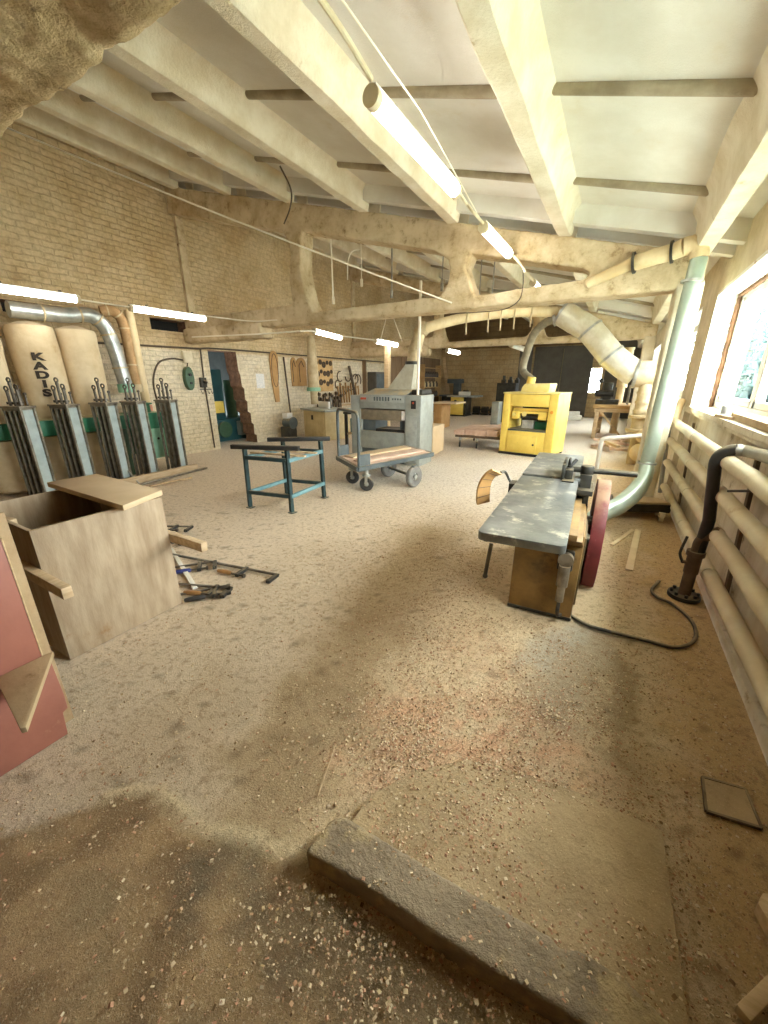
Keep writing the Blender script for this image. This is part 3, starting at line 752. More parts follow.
rk = make_rack(); rk.location = (-6.28, RY[0], 0.0); rk.rotation_euler.z = .36
for i in range(1, 5): dup(rk, (-6.28, RY[i], 0.0), .36, RACK_LABELS[i])
g = G(); g.bar((-6.15, 2.55, .05), (-6.22, 4.12, .05), .09, .10); single('timber_sill', g, M['woodx'], 'pale timber lying on the floor in front of the clamp racks', 'timber', bev=.004)
g = G(); g.bar((-5.95, 2.95, .02), (-6.12, 4.25, .02), .05, .03); single('steel_bar', g, M['rackm'], 'dark steel bar lying on the floor in front of the timber by the racks', 'bar', bev=.003)
for i, (p0, p1) in enumerate((((140, 476), (188, 471)), ((150, 487), (182, 480)), ((160, 485), (192, 479)))):
    a, b = atz(*p0, .01), atz(*p1, .01)
    g = G(); g.bar(a + Vector((0, 0, .012 * i)), b + Vector((0, 0, .012 * i)), .04, .02)
    single('offcut_strip', g, M['wood'], ('longest pale offcut strip by the clamp racks', 'short offcut strip nearest the camera by the clamp racks', 'offcut strip lying beside the last clamp rack')[i], 'offcut', bev=.002)
g = G(); g.bar(aty(120, 462, 3.05), atz(140, 484, .0), .02, .02); single('leaning_rod', g, M['galv'], 'thin bright rod leaning against the middle clamp rack', 'rod')

# ------------------------------------------------------------------ bag dust collector
t = thing('dust_collector', 'green dust collector with canvas filter bags above and below along the left wall', 'dust collector', (-7.0, 2.9, 0))
O = t.location
def loc(p): return Vector(p) - O
g = G(); g.box(-.27, -1.75, .76, .27, 1.0, .97); part('manifold', g, M['green'], t, bev=.01)
def bag_prof(r, z0, z1, seed):
    pr = []; n = 26
    for i in range(n + 1):
        f = i / n; z = z0 + (z1 - z0) * f
        rr = r * (1 + .025 * mnoise.noise(Vector((seed, f * 5, 0))))
        if f > .93: rr *= math.sqrt(max(0, 1 - ((f - .93) / .07) ** 2)) * .55 + .45
        if f < .05: rr *= .9 + 2 * f
        pr.append((rr, z))
    pr.append((.01, z1 + .02)); return pr
bags = []
for i, yy in enumerate((-.98, -.36, .17)):
    g = G(); r = (.27, .27, .245)[i]
    g.lathe((0, yy, 0), bag_prof(r, .97, 2.23, i * 3.1), 40)
    g.v = [(x + .012 * mnoise.noise(Vector((x * 6, y * 6, z * 2))), y + .012 * mnoise.noise(Vector((x * 6 + 9, y * 6, z * 2))), z) for x, y, z in g.v]
    bg = part('filter_bag', g, M['canvas'], t, label='canvas filter bag with black lettering' if i == 1 else None); bags.append(bg)
    g = G(); g.ring((0, yy, .985), (0, 0, 1), r + .012, .02, .035, 36); part('clamp_band', g, M['galvd'], bg)
for i, yy in enumerate((-.98, -.36, .17)):
    g = G(); n = 18
    pr = [(.02, .03)] + [(.24 * (1 + .05 * mnoise.noise(Vector((i * 5, j * .6, 2)))) * (.72 if j == 0 else 1), .04 + .70 * j / n) for j in range(n + 1)]
    g.lathe((0, yy, 0), pr, 36)
    g.v = [(x + .03 * mnoise.noise(Vector((x * 5, y * 5 + i, z * 7))), y + .03 * mnoise.noise(Vector((x * 5 + 9, y * 5, z * 7))), z) for x, y, z in g.v]
    part('collection_bag', g, M['canvas'], t)
# lettering sewn on the middle bag, stacked vertically, following the cloth
yb = -.36; r = .27
for ch, z in zip('KADIS', (1.79, 1.675, 1.56, 1.445, 1.33)):
    cu = bpy.data.curves.new('letter', 'FONT'); cu.body = ch; cu.size = .125; cu.align_x = 'CENTER'; cu.align_y = 'CENTER'; cu.offset = .007; cu.extrude = .002
    tmp = bpy.data.objects.new('letter', cu); COL.objects.link(tmp)
    dg = bpy.context.evaluated_depsgraph_get(); dg.update()
    me = bpy.data.meshes.new_from_object(tmp.evaluated_get(dg)).copy(); bpy.data.objects.remove(tmp)
    bm = bmesh.new(); bm.from_mesh(me); bmesh.ops.triangulate(bm, faces=bm.faces); bmesh.ops.subdivide_edges(bm, edges=[e for e in bm.edges if e.calc_length() > .03], cuts=2)
    th0 = math.radians(-19)
    for v in bm.verts:
        lx, lz, ex = v.co.x * 1.45, v.co.y, v.co.z
        th = th0 + lx / r; rad = r * 1.012 + .008 + ex
        v.co = (rad * math.cos(th), yb + rad * math.sin(th), z + lz)
    bm.to_mesh(me); bm.free(); me.materials.clear(); me.materials.append(M['ink']); me.name = 'letter'
    lo = bpy.data.objects.new('lettering', me); COL.objects.link(lo); lo.parent = bags[1]
# fan housing and cabinet at the far end
g = G(); g.box(-.3, .62, .30, .28, 1.12, .98); part('fan_housing', g, M['green'], t, bev=.015)
g = G(); g.box(.28, .80, .22, .295, 1.05, .72); part('inspection_panel', g, M['pgreen'], t, bev=.004)
g = G(); g.cyl((.30, .925, .55), (.306, .925, .55), .02, 12); part('latch', g, M['black'], t)
g = G(); g.cyl((0, .87, .98), (0, .87, 1.12), .16, 24); g.ring((0, .87, 1.12), (0, 0, 1), .20, .06, .02, 28); part('inlet_collar', g, M['green'], t)
for x in (-.22, .22):
    for y in (-1.6, -.65, .45):
        g = G(); g.box(x - .02, y - .02, 0, x + .02, y + .02, .77); part('support_leg', g, M['boxgreen'], t)
for nm, r, m, pts, lab in (
    ('spiral_duct', .10, 'galv', [atx(8, 309, -6.95), atx(62, 315, -6.92), atx(88, 315, -6.9), atx(103, 325, -6.9), atx(113, 345, -6.9), atx(126, 386, -6.9)], 'galvanised duct bending down from the wall behind the lettered filter bag'),
    ('flexible_duct', .075, 'brownduct', [atx(100, 311, -7.15), atx(112, 311, -7.1), atx(121, 319, -7.1), atx(127, 340, -7.1), atx(136, 386, -7.05)], 'brown dusty duct bending down beside the galvanised duct')):
    pts = spline(pts, 7); g = G(); g.tube(pts, r, 20)
    o = thing(nm, lab, 'duct', pts[-1])
    g.v = [tuple(Vector(p) - pts[-1]) for p in g.v]; part('pipe', g, M[m], o)
    g = G()
    for i in range(4, len(pts) - 2, 7):
        g.ring(pts[i] - pts[-1], pts[i + 1] - pts[i], r + .012, .02, .02, 22)
    part('seam_ring', g, M['galvd'], o)
    g = G(); g.cyl((0, 0, -.10), (0, 0, .03), r + .02, 20); part('collar', g, M['pgreen'] if m == 'galv' else M['galvd'], o)
g = G(); p = atx(143, 385, -7.2); g.cyl((p.x, p.y, .98), (p.x, p.y, 2.58), .07, 18)
o = thing('vertical_duct', 'straight cream plastic duct rising to the wall lamp by the end rack', 'duct', (p.x, p.y, .98)); g.v = [(a - p.x, b - p.y, c - .98) for a, b, c in g.v]; part('pipe', g, M['pvcd'], o)
g = G(); g.cyl((0, 0, 0), (0, 0, .10), .085, 18); part('socket', g, M['redc'] if False else mat('faded_pink_socket', rgb(214, 150, 124), None), o)

# ------------------------------------------------------------------ left wall fittings
t = thing('switch_box', 'dark green oval switch box on the left wall by the doorway', 'switch box', (XL, 5.22, 1.30))
g = G(); g.prism([(0, .105 * math.cos(a) * (1 if abs(math.cos(a)) < .8 else .95), .23 + .23 * math.sin(a)) for a in [2 * PI * i / 24 for i in range(24)]], (.12, 0, 0)); part('housing', g, M['boxgreen'], t, bev=.02)
g = G(); g.cyl((.12, 0, .30), (.15, 0, .30), .03, 14); g.box(.12, -.02, .12, .14, .02, .16); part('button', g, M['black'], t)
t = thing('junction_box', 'small white junction box on the left wall above the green switch box', 'junction box', (XL, 5.28, 1.83))
g = G(); g.box(0, -.10, 0, .07, .10, .22); part('body', g, M['plas'], t, bev=.01)
g = G(); g.box(.07, -.085, .02, .08, .085, .2); part('cover', g, M['plas'], t, bev=.004)
t = thing('socket_box', 'dark socket and plug cluster on the wall between switch box and doorway', 'socket', (XL, 5.56, 1.30))
g = G(); g.box(0, -.07, .05, .07, .07, .25); part('body', g, M['castd'], t, bev=.01)
g = G(); g.cyl((.07, 0, .17), (.12, .02, .14), .035, 14); part('plug', g, M['black'], t)
t = thing('coat_hook_rail', 'small wire hook rail on the wall just left of the doorway', 'hook rail', (XL, 5.62, 1.25))
g = G(); g.bar((.01, -.14, .06), (.01, .14, .06), .012, .02); part('rail', g, M['rod'], t)
for i in range(4):
    g = G(); y = -.12 + i * .08; g.tube(arc((.015, y, .05), (.06, y, -.09), (.07, y, .0)), .005, 8); part('hook', g, M['rod'], t)
def wire(label, pts, r, m, name='cable', cat='cable', n=8):
    g = G(); g.tube(pts, r, 8); return single(name, g, M[m], label, cat)
wx = XL + .02
wire('dark conduit running level along the left wall above the pale paint', [(wx, 3.5, 2.09), (wx, 5.6, 2.12), (wx, 5.78, 2.14), (wx, 6.6, 2.15), (wx, 13.6, 2.13)], .018, 'cabled', 'conduit', 'conduit')
wire('dark cable dropping down the wall beside the doorway', [(wx, 5.62, 2.12), (wx, 5.60, 1.5), (wx, 5.63, .05)], .016, 'cabled')
wire('looped cable curving from the clamp racks up to the wall junction box', spline([(wx, 4.54, .0), (wx, 4.52, .95), (wx, 4.50, 1.45), (wx, 4.66, 1.80), (wx, 4.95, 1.90), (wx, 5.20, 1.88)], 8), .016, 'cabled')
wire('short cable between junction box and green switch box', [(wx, 5.28, 1.84), (wx, 5.24, 1.7), (wx, 5.22, 1.74)], .012, 'cabled')
g = G(); p = atx(260, 381, XL); g.box(XL + .002, p.y - .12, p.z - .17, XL + .006, p.y + .14, p.z + .17); single('paper_notice', g, M['paper'], 'white paper notice on the pale brick right of the doorway', 'notice')
# template boards hung on the wall
M['tmpl'] = mat('brown_template_board', rgb(186, 146, 92), rgb(164, 124, 74), 4, .75)
p = atx(274, 373, XL); t = thing('wooden_template', 'long brown wooden template with a rounded head hanging on the brick wall', 'template', (XL + .015, p.y, p.z - .72))
pl = [(0, -.06, 0), (0, .09, 0), (0, .10, .55)] + [(0, .0 + .15 * math.cos(a), 1.05 + .2 * math.sin(a)) for a in [PI * i / 8 for i in range(9)]] + [(0, -.13, .5)]
g = G(); g.prism(pl, (.025, 0, 0)); part('board', g, M['tmpl'], t, bev=.003)
g = G(); g.tube([Vector((.03, .11 * math.cos(a), .78 + .4 * math.sin(a))) for a in [2 * PI * i / 24 for i in range(25)]], .008, 6); part('blade_loop', g, M['toolsteel'], t)
for i, (x, lab, w) in enumerate(((293.5, 'narrow brown template board hanging beside the dusty pipe', .11), (301, 'wider brown template board with a curved slot hanging beside the dusty pipe', .19))):
    p = atx(x, 376, XL); t = thing('wooden_template', lab, 'template', (XL + .015, p.y, 1.34))
    pl = [(0, -w, 0), (0, w, 0)] + [(0, w * math.cos(a), .58 + .16 * math.sin(a)) for a in [PI * j / 8 for j in range(9)]]
    g = G(); g.prism(pl, (.025, 0, 0)); part('board', g, M['tmpl'], t, bev=.003)
    g = G(); g.tube([(.03, -w * .5, .1), (.03, -w * .55, .55), (.03, 0, .66), (.03, w * .5, .5)], .01, 6); part('slot_edge', g, M['toolsteel'], t)
a, b = aty(284, 357, 8.25), atx(293, 430, XL + .25)
a = atx(283.5, 357, XL + .05); b.z = .02
g = G(); g.tube([a, b], .022, 8); single('leaning_pole', g, M['toolsteel'], 'dark pole leaning on the brick wall right of the long template', 'pole')
# ------------------------------------------------------------------ surface planer (jointer)
t = thing('surface_planer', 'surface planer with worn grey steel tables, olive base and maroon belt guard', 'planer', (-.275, 1.745, 0), math.radians(2.4))
def rrect(x0, y0, x1, y1, r, corners, z):
    pts = []
    for (cx, cy, a0, on) in ((x0 + r, y0 + r, PI, corners[0]), (x1 - r, y0 + r, 1.5 * PI, corners[1]), (x1 - r, y1 - r, 0, corners[2]), (x0 + r, y1 - r, .5 * PI, corners[3])):
        if on: pts += [(cx + r * math.cos(a0 + j * PI / 10), cy + r * math.sin(a0 + j * PI / 10), z) for j in range(6)]
        else: pts.append((cx - r if a0 in (PI, .5 * PI) else cx + r, cy - r if a0 in (PI, 1.5 * PI) else cy + r, z))
    return pts
g = G(); g.prism(rrect(-.205, 0, .195, 1.33, .035, (1, 1, 0, 0), .757), (0, 0, .043)); tb = part('infeed_table', g, M['cast'], t, bev=.003)
g = G(); g.box(-.18, .05, .735, -.16, 1.3, .757); g.box(.15, .05, .735, .17, 1.3, .757); g.box(-.15, .45, .66, .14, 1.28, .757); part('rib', g, M['castd'], tb)
g = G(); g.prism(rrect(-.205, 1.37, .205, 2.42, .03, (0, 0, 1, 1), .765), (0, 0, .043)); tb = part('outfeed_table', g, M['cast'], t, bev=.003)
g = G(); g.box(-.15, 1.42, .64, .14, 2.1, .765); part('rib', g, M['castd'], tb)
g = G(); g.cyl((-.19, 1.35, .765), (.19, 1.35, .765), .026, 16); part('cutter_block', g, M['chrome'], t)
g = G(); g.box(-.115, .72, 0.0, .285, 1.95, .60); part('base', g, M['olive'], t, bev=.012)
g = G(); g.hexa([(-.115, .72, .53), (.285, .72, .53), (.285, 1.95, .53), (-.115, 1.95, .53), (-.16, .56, .62), (.27, .56, .62), (.27, 2.05, .62), (-.16, 2.05, .62)]); g.box(-.16, .55, .62, .24, 2.05, .66); part('base_flange', g, M['olive'], t, bev=.006)
g = G(); g.box(-.118, .715, -.0, .289, 1.96, .025); part('plinth', g, M['castd'], t, bev=.006)
g = G(); g.box(.285, .80, .08, .298, 1.20, .56); part('side_cover', g, mat('olive_side_cover', rgb(112, 96, 62), rgb(92, 78, 50), 8, .5), t, bev=.004)
g = G(); g.cyl((.298, .95, .50), (.318, .95, .50), .02, 14); part('knob', g, M['black'], t)
# socket and plug on the front of the base
g = G(); g.box(.155, .69, .36, .245, .73, .50); sk = part('socket', g, M['castd'], t, bev=.012)
g = G(); g.cyl((.20, .69, .45), (.20, .65, .45), .045, 18); g.cyl((.20, .665, .41), (.20, .665, .27), .034, 16); g.cyl((.20, .665, .27), (.20, .665, .16), .024, 14); part('plug', g, M['rackm'], sk)
# lever under the table
g = G(); g.tube([(-.15, .10, .71), (-.155, .08, .62), (-.16, .07, .54)], .010, 10); g.sphere((-.16, .07, .535), .014, 10, 6); part('lever', g, M['rod'], t)
# fence
g = G(); g.bar((.085, 1.36, .80), (.085, 1.36, .92), .02, .12, (0, 1, 0)); g.box(.075, 1.28, .805, .095, 1.62, .92); fe = part('fence', g, M['castd'], t, bev=.004)
g = G(); g.box(.085, 1.24, .801, .165, 1.66, .812); g.box(.10, 1.30, .812, .15, 1.44, .88); g.box(.105, 1.40, .812, .13, 1.43, .94); part('fence_foot', g, M['castd'], fe, bev=.004)
g = G(); g.torus((.125, 1.36, .925), (1, 0, .2), .03, .009, 18, 8); g.cyl((.125, 1.33, .90), (.16, 1.36, .95), .012, 10); part('clamp_wheel', g, M['black'], fe)
g = G(); g.cyl((.10, 1.42, .865), (.56, 1.46, .86), .021, 16); part('fence_rod', g, M['castd'], fe)
g = G(); g.cyl((.24, 1.43, .83), (.24, 1.43, .90), .045, 16); g.box(.20, 1.38, .60, .28, 1.48, .84); g.box(.19, 1.3, .70, .30, 1.6, .74); part('bracket', g, M['castd'], t, bev=.006)
# belt guard
pl = [(1.26, 0.01), (1.19, .12), (1.16, .28), (1.19, .46), (1.27, .62), (1.37, .74), (1.50, .79), (1.66, .76), (1.82, .66), (1.92, .48), (1.95, .26), (1.92, .01)]
g = G(); g.prism([(.325, y, z) for y, z in pl], (.09, 0, 0)); gd = part('belt_guard', g, M['maroon'], t, bev=.006)
g = G(); g.box(.28, 1.30, .20, .326, 1.50, .24); g.box(.28, 1.26, .50, .326, 1.36, .54); g.cyl((.28, 1.5, .3), (.326, 1.5, .3), .05, 16); g.box(.28, 1.22, .32, .326, 1.30, .36); g.cyl((.28, 1.2, .42), (.327, 1.2, .42), .03, 12); part('guard_bracket', g, M['castd'], t, bev=.003)
# swing guard of bent plywood on the left
TM = Matrix.Translation(t.location) @ Matrix.Rotation(t.rotation_euler.z, 4, 'Z'); TI = TM.inverted()
Lp = [(493, 470.5), (487, 474), (481.5, 481), (478, 490), (477, 500), (477.3, 505)]
Rp = [(502, 474.5), (496, 476.5), (492, 481.5), (490.3, 488), (489.8, 496), (489.6, 502)]
Lw = [TI @ aty(x, y, 2.72) for x, y in Lp]; Rw = [TI @ aty(x, y, 2.80) for x, y in Rp]
Lw = spline(Lw, 4); Rw = spline(Rw, 4); g = G(); n_ = len(Lw); th = Vector((-.012, .012, .010))
vs = []
for a, b in zip(Lw, Rw): vs += [a, b, b + th, a + th]
fs = []
for i in range(n_ - 1):
    for j in range(4): fs.append((i * 4 + j, i * 4 + (j + 1) % 4, (i + 1) * 4 + (j + 1) % 4, (i + 1) * 4 + j))
fs += [(0, 1, 2, 3), tuple((n_ - 1) * 4 + j for j in range(4))]
g.add(vs, fs); sgd = part('swing_guard', g, M['guardwood'], t)
g = G()
for i in range(3, n_ - 2, 4): g.bar(Lw[i] - th * .12, Rw[i] - th * .12, .003, .004)
part('seam', g, M['rust'], sgd)
g = G(); g.tube(spline([Rw[0] + th, TI @ aty(505, 472, 2.85), TI @ aty(509, 479, 2.88), (-.21, 1.12, .72)], 5), .010, 8); g.box(-.25, 1.06, .70, -.20, 1.18, .79); part('guard_arm', g, M['castd'], t)

wire('dark rubber cable snaking over the floor from the surface planer plug to the radiators', spline([TM @ Vector((.20, .665, .17)), TM @ Vector((.205, .64, .07)), atz(566, 613, .012), atz(590, 626, .012), atz(640, 639, .012), atz(672, 647, .012), atz(690, 644, .012), atz(696, 634, .012), atz(690, 619, .012), atz(672, 604, .012), atz(657, 597, .012), atz(652, 590, .012), atz(659, 581, .012)], 8), .011, 'pipeblack')
for i, (p, q, w, lab) in enumerate((((612, 545), (633, 530), .035, 'narrow pale lath on the floor right of the maroon belt guard'), ((638, 530), (629, 570), .055, 'wide pale lath lying on the floor between surface planer and radiators'))):
    g = G(); a, b = atz(*p, .008), atz(*q, .008); g.bar(a, b, w, .014); single('wooden_lath', g, M['lath'], lab, 'lath', bev=.002)

# ------------------------------------------------------------------ yellow thicknesser
W, DP = 1.10, .85
t = thing('thicknesser', 'chipped yellow thickness planer with a hood and suction hose on top', 'thicknesser', (-2.02, 8.46, 0), math.radians(-9))
g = G(); g.box(0, 0, .04, .15, DP, 1.24); part('side_column', g, M['yellow'], t, bev=.02)
g = G(); g.box(W - .17, 0, .04, W, DP, 1.24); part('side_column', g, M['yellow'], t, bev=.02)
g = G(); g.box(.15, .004, .99, W - .17, DP - .02, 1.23); part('upper_housing', g, M['yellow'], t, bev=.01)
g = G(); g.box(.15, .004, .04, W - .17, DP - .02, .50); lo_ = part('lower_housing', g, M['yellow'], t, bev=.01)
g = G(); g.box(.17, -.010, .08, .78, .012, .42); part('access_door', g, M['yellow'], lo_, bev=.004)
g = G(); g.cyl((.72, -.004, .24), (.72, -.02, .24), .02, 12); part('door_knob', g, M['black'], lo_)
g = G(); g.box(.15, .02, .50, W - .17, DP - .02, .53); part('table', g, M['greyd'], t)
g = G(); g.box(.20, .1, .88, W - .20, .2, .955); g.box(.20, .06, .85, W - .2, .12, .90); g.box(.2, .03, .74, .36, .12, .90); g.box(W - .36, .03, .74, W - .2, .12, .90); part('pressure_beam', g, M['yellow'], t, bev=.01)
g = G(); g.cyl((.2, .22, .78), (W - .2, .22, .78), .045, 18); g.cyl((.2, .45, .78), (W - .2, .45, .78), .06, 18); part('feed_roller', g, M['castd'], t)
g = G(); g.box(.20, .62, .5, W - .2, .64, .95); part('dark_back_sheet', g, M['dark'], t)  # near-black sheet closing the back of the opening
g = G(); g.box(.33, .3, .50, .58, .5, .70); part('stock_block', g, M['paper'], t, bev=.01)
g = G(); g.box(.60, .3, .50, .86, .5, .68); g.cyl((.72, .28, .6), (.72, .3, .6), .06, 14); part('gear_motor', g, M['green'], t, bev=.015)
g = G(); g.cyl((.26, -.01, .83), (.26, .03, .83), .035, 14); g.cyl((.45, .05, .84), (.45, .06, .84), .05, 16); part('scale_dial', g, M['yellowp'], t)
g = G(); g.box(-.01, -.01, 1.235, W + .01, DP, 1.265); part('top_plate', g, M['yellowp'], t, bev=.006)
g = G(); g.prism([(.30, .10, 1.265), (.86, .10, 1.265), (.87, .13, 1.44), (.36, .13, 1.43), (.32, .11, 1.36)], (0, .45, 0)); hd = part('hood', g, M['yellowp'], t, bev=.02)
g = G(); g.cyl((.40, .35, 1.42), (.42, .35, 1.56), .085, 20); part('hose_spigot', g, M['yellow'], hd)
g = G(); g.box(0.0, -.012, 0, W, .03, .05); g.box(.02, DP - .05, 0, W - .02, DP, .05); part('foot', g, M['black'], t)
g = G(); g.cyl((1.0, -.012, .90), (1.0, .0, .90), .03, 14); part('stop_button', g, mat('orange_button', rgb(226, 150, 50)), t)
TY = Matrix.Translation(t.location) @ Matrix.Rotation(t.rotation_euler.z, 4, 'Z')

# hose from its hood up to the big duct
pts = spline([TY @ Vector((.42, .35, 1.50)), aty(523, 370, 8.9), aty(527, 352, 8.8), aty(534, 334, 8.7), aty(545, 323, 8.6), aty(556, 319, 8.6)], 8)
t = thing('suction_hose', 'grey flexible suction hose rising from the yellow thickness planer to the big duct', 'hose', pts[0])
g = G(); rs = [.07 + .006 * (i % 2) for i in range(len(pts))]; g.tube([p - pts[0] for p in pts], rs, 18); part('hose', g, mat('dusty_hose', rgb(150, 140, 116), rgb(120, 112, 92), 8, .7), t)
g = G(); g.ring(pts[-2] - pts[0], pts[-1] - pts[-2], .12, .03, .05, 22); part('hose_clip', g, M['galv'], t)
# big silvery duct sloping down to the far pillar
Pb = [aty(562, 313, 8.6), aty(590, 330, 8.6), aty(618, 364, 8.6), aty(636, 374, 8.6), aty(650, 375, 8.6)]
t = thing('main_duct', 'wide silvery duct sloping down from under the girder to the far pillar', 'duct', Pb[-1]); O_ = Pb[-1].copy()
pts = [Pb[0], Pb[0].lerp(Pb[1], .5), Pb[1], Pb[1].lerp(Pb[2], .5)] + arc(Pb[1].lerp(Pb[2], .75), Pb[2].lerp(Pb[3], .35), Pb[3], 6)
g = G(); g.tube([p - O_ for p in pts], .215, 28); part('sloping_pipe', g, M['clearduct'], t)
g = G(); g.cyl(Pb[3] - O_, Pb[4] - O_ + Vector((.16, 0, 0)), .225, 28); part('branch_pipe', g, M['galvd'], t)
g = G(); n3_ = Pb[4] - O_
for p, q in ((Pb[1], Pb[2]), (Pb[1].lerp(Pb[2], .75), Pb[2]), (Pb[0], Pb[1])): g.ring(p - O_, q - p, .228, .02, .04, 30)
g.ring(Pb[3] - O_, Pb[4] - Pb[3], .245, .03, .05, 30); part('joint_band', g, M['galv'], t)
c = aty(645, 383, 8.5) - O_; bt = aty(637, 421, 8.5) - O_
vx = aty(645, 395, 8.5).x - O_.x
g = G(); g.cyl((vx, -.05, c.z), (vx, -.05, -O_.z + .62), .115, 22); part('vertical_pipe', g, M['galvd'], t)
g = G()
for zz in (-.30, -.46, -.62): g.ring((vx, -.05, zz), (0, 0, 1), .135, .03, .04, 24)
part('flange', g, M['galvd'], t)
g = G(); g.lathe((vx, -.05, -O_.z + .60), [(.19, 0), (.20, .02), (.20, .05), (.12, .06), (.12, .24), (.18, .25), (.18, .29), (.10, .30)], 24); part('blast_gate', g, M['galvd'], t)
g = G(); g.cyl((vx, -.05, -O_.z - .0), (vx, -.05, -O_.z + .6), .08, 16); part('floor_pipe', g, M['galvd'], t)
g = G(); g.sphere((vx + .12, -.2, -O_.z + .55), .14, 16, 10); g.sphere((vx + .1, -.25, -O_.z + .25), .17, 16, 10); g.cyl((vx + .1, -.25, -O_.z + .25), (vx + .3, -.1, -O_.z + .25), .11, 14); part('elbow', g, M['pvcd'], t)
# horizontal duct behind the girder tie with its drop to the grey planer
Pa = [aty(424, 330, 6.7), aty(432, 326, 6.75), aty(470, 317, 7.3), aty(520, 312, 8.1), aty(556, 312, 8.6)]
t = thing('overhead_duct', 'dusty duct running under the roof behind the girder between the two planers', 'duct', Pa[0]); O_ = Pa[0].copy()
g = G(); g.tube([p - O_ for p in spline(Pa, 6)], .085, 20); part('long_pipe', g, M['pvcd'], t)
Pd = [aty(424, 328, 6.7), aty(420, 333, 6.68), aty(415, 350, 6.6), aty(412.5, 363, 6.55)]
g = G(); g.tube([p - O_ for p in spline(Pd, 6)], .105, 20); part('drop_pipe', g, M['galvd'], t)
g = G(); g.sphere(tuple(aty(423, 329, 6.7) - O_), .125, 16, 10); part('elbow', g, M['galvd'], t)
for rr in (1, 2):
    g = G(); g.ring(Pd[rr] - O_, Pd[rr + 1] - Pd[rr], .125, .03, .05, 22); part('joint_ring', g, M['galvd'], t)
g = G()
for f in (.28, .45, .55, .66, .8):
    p = Pa[1].lerp(Pa[4], f) - O_; g.tube([p + Vector((0, -.1, .12)), p + Vector((0, -.14, -.02)), p + Vector((0, -.12, -.22))], .014, 8)
part('hanger', g, M['galvd'], t)

# ------------------------------------------------------------------ grey thicknesser
A = aty(352, 470, 6.3); W = aty(419, 470, 6.3).x - A.x; DP = .56; HT = aty(400, 395, 6.3).z
t = thing('thicknesser', 'grey thickness planer with dusty top and conical suction hood, behind the loaded trolley', 'thicknesser', (A.x, 6.3, 0), 0)
u = lambda f: W * f
g = G(); g.box(0, .02, 0, u(.15), DP, HT - .02); cl_ = part('side_column', g, M['grey'], t, bev=.012)
g = G(); g.box(u(.79), .0, 0, W, DP, HT); cr_ = part('side_column', g, M['grey'], t, bev=.012)
g = G(); g.box(u(.81), -.008, .05, u(.955), .0, HT - .36); part('column_door', g, M['greyp'], cr_, bev=.004)
g = G(); g.box(u(.875), -.018, HT - .23, u(.935), 0, HT - .09); sw = part('switch', g, M['black'], cr_, bev=.004)
g = G(); g.cyl((u(.905), -.026, HT - .13), (u(.905), -.018, HT - .13), .018, 12); part('button', g, M['redc'], sw)
g = G(); g.box(u(.15), -.0, HT - .25, u(.79), DP, HT); part('upper_housing', g, M['grey'], t, bev=.01)
g = G(); g.box(u(.16), -.008, HT - .13, u(.78), .0, HT - .02); cp = part('control_panel', g, M['greyp'], t, bev=.003)
g = G()
for f in (.18, .205, .235): g.cyl((u(f), -.016, HT - .075), (u(f), -.008, HT - .075), .022, 12)
part('red_mark', g, M['redc'], cp)
g = G()
for i in range(6):
    x = u(.36 + .04 * i); g.box(x, -.012, HT - .11, x + .03, -.007, HT - .04)
for i in range(4):
    x = u(.62 + .035 * i); g.box(x, -.012, HT - .09, x + .025, -.007, HT - .06)
part('printed_mark', g, M['greyd'], cp)
g = G(); g.box(u(.15), .03, HT - .46, u(.74), .30, HT - .27); part('roller_beam', g, mat('brown_grey_beam', rgb(138, 124, 100), rgb(110, 100, 82), 8, .6), t, bev=.01)
g = G(); g.box(u(.74), .02, HT - .44, u(.785), .12, HT - .28); part('label_plate', g, M['paper'], t)
g = G(); g.box(u(.15), .10, .30, u(.34), DP, HT - .46); g.box(u(.69), .1, HT - .62, u(.79), .4, HT - .46); part('inner_housing', g, M['greyd'], t, bev=.01)
g = G(); g.box(u(.15), .02, .25, u(.79), DP - .02, .58); part('table', g, M['grey'], t, bev=.008)
g = G(); g.box(u(.36), .06, .58, u(.79), .46, .63); part('bed_roller_cover', g, M['black'], t)
g = G(); g.box(u(.15), .05, 0, u(.79), DP - .05, .25); part('base', g, M['greyd'], t, bev=.01)
g = G(); g.prism([(u(.22), .05, HT), (u(.76), .05, HT), (u(.76), DP, HT + .09), (u(.30), DP, HT + .09), (u(.22), DP, HT)], (0, 0, .012)) if False else g.hexa([(u(.18), .02, HT), (u(.80), .02, HT), (u(.80), DP, HT), (u(.18), DP, HT), (u(.28), .22, HT + .10), (u(.84), .22, HT + .10), (u(.84), DP, HT + .10), (u(.28), DP, HT + .10)]); part('chip_cover', g, M['grey'], t, bev=.01)
g = G(); g.box(u(.84), .1, HT, u(.98), DP - .02, HT + .09); part('height_motor', g, M['castd'], t, bev=.02)
HW = Matrix.Translation(t.location)
cpz = Pd[3] - t.location
n_ = 24; vs = []
for j in range(n_):
    a = 2 * PI * j / n_
    vs.append((u(.64) + .25 * max(-1, min(1, 1.5 * math.cos(a))), DP * .62 + .15 * max(-1, min(1, 1.5 * math.sin(a))), HT + .09))
for j in range(n_):
    a = 2 * PI * j / n_; vs.append((cpz.x + .11 * math.cos(a), cpz.y + .11 * math.sin(a), cpz.z))
g = G(); g.add(vs, [(j, (j + 1) % n_, (j + 1) % n_ + n_, j + n_) for j in range(n_)]); hd = part('suction_hood', g, mat('milky_hood', rgb(200, 196, 176), rgb(176, 170, 146), 6, .5, dust=.2), t)
g = G(); g.ring(cpz, (0, 0, 1), .13, .03, .05, 24); part('hood_collar', g, M['castd'], hd)
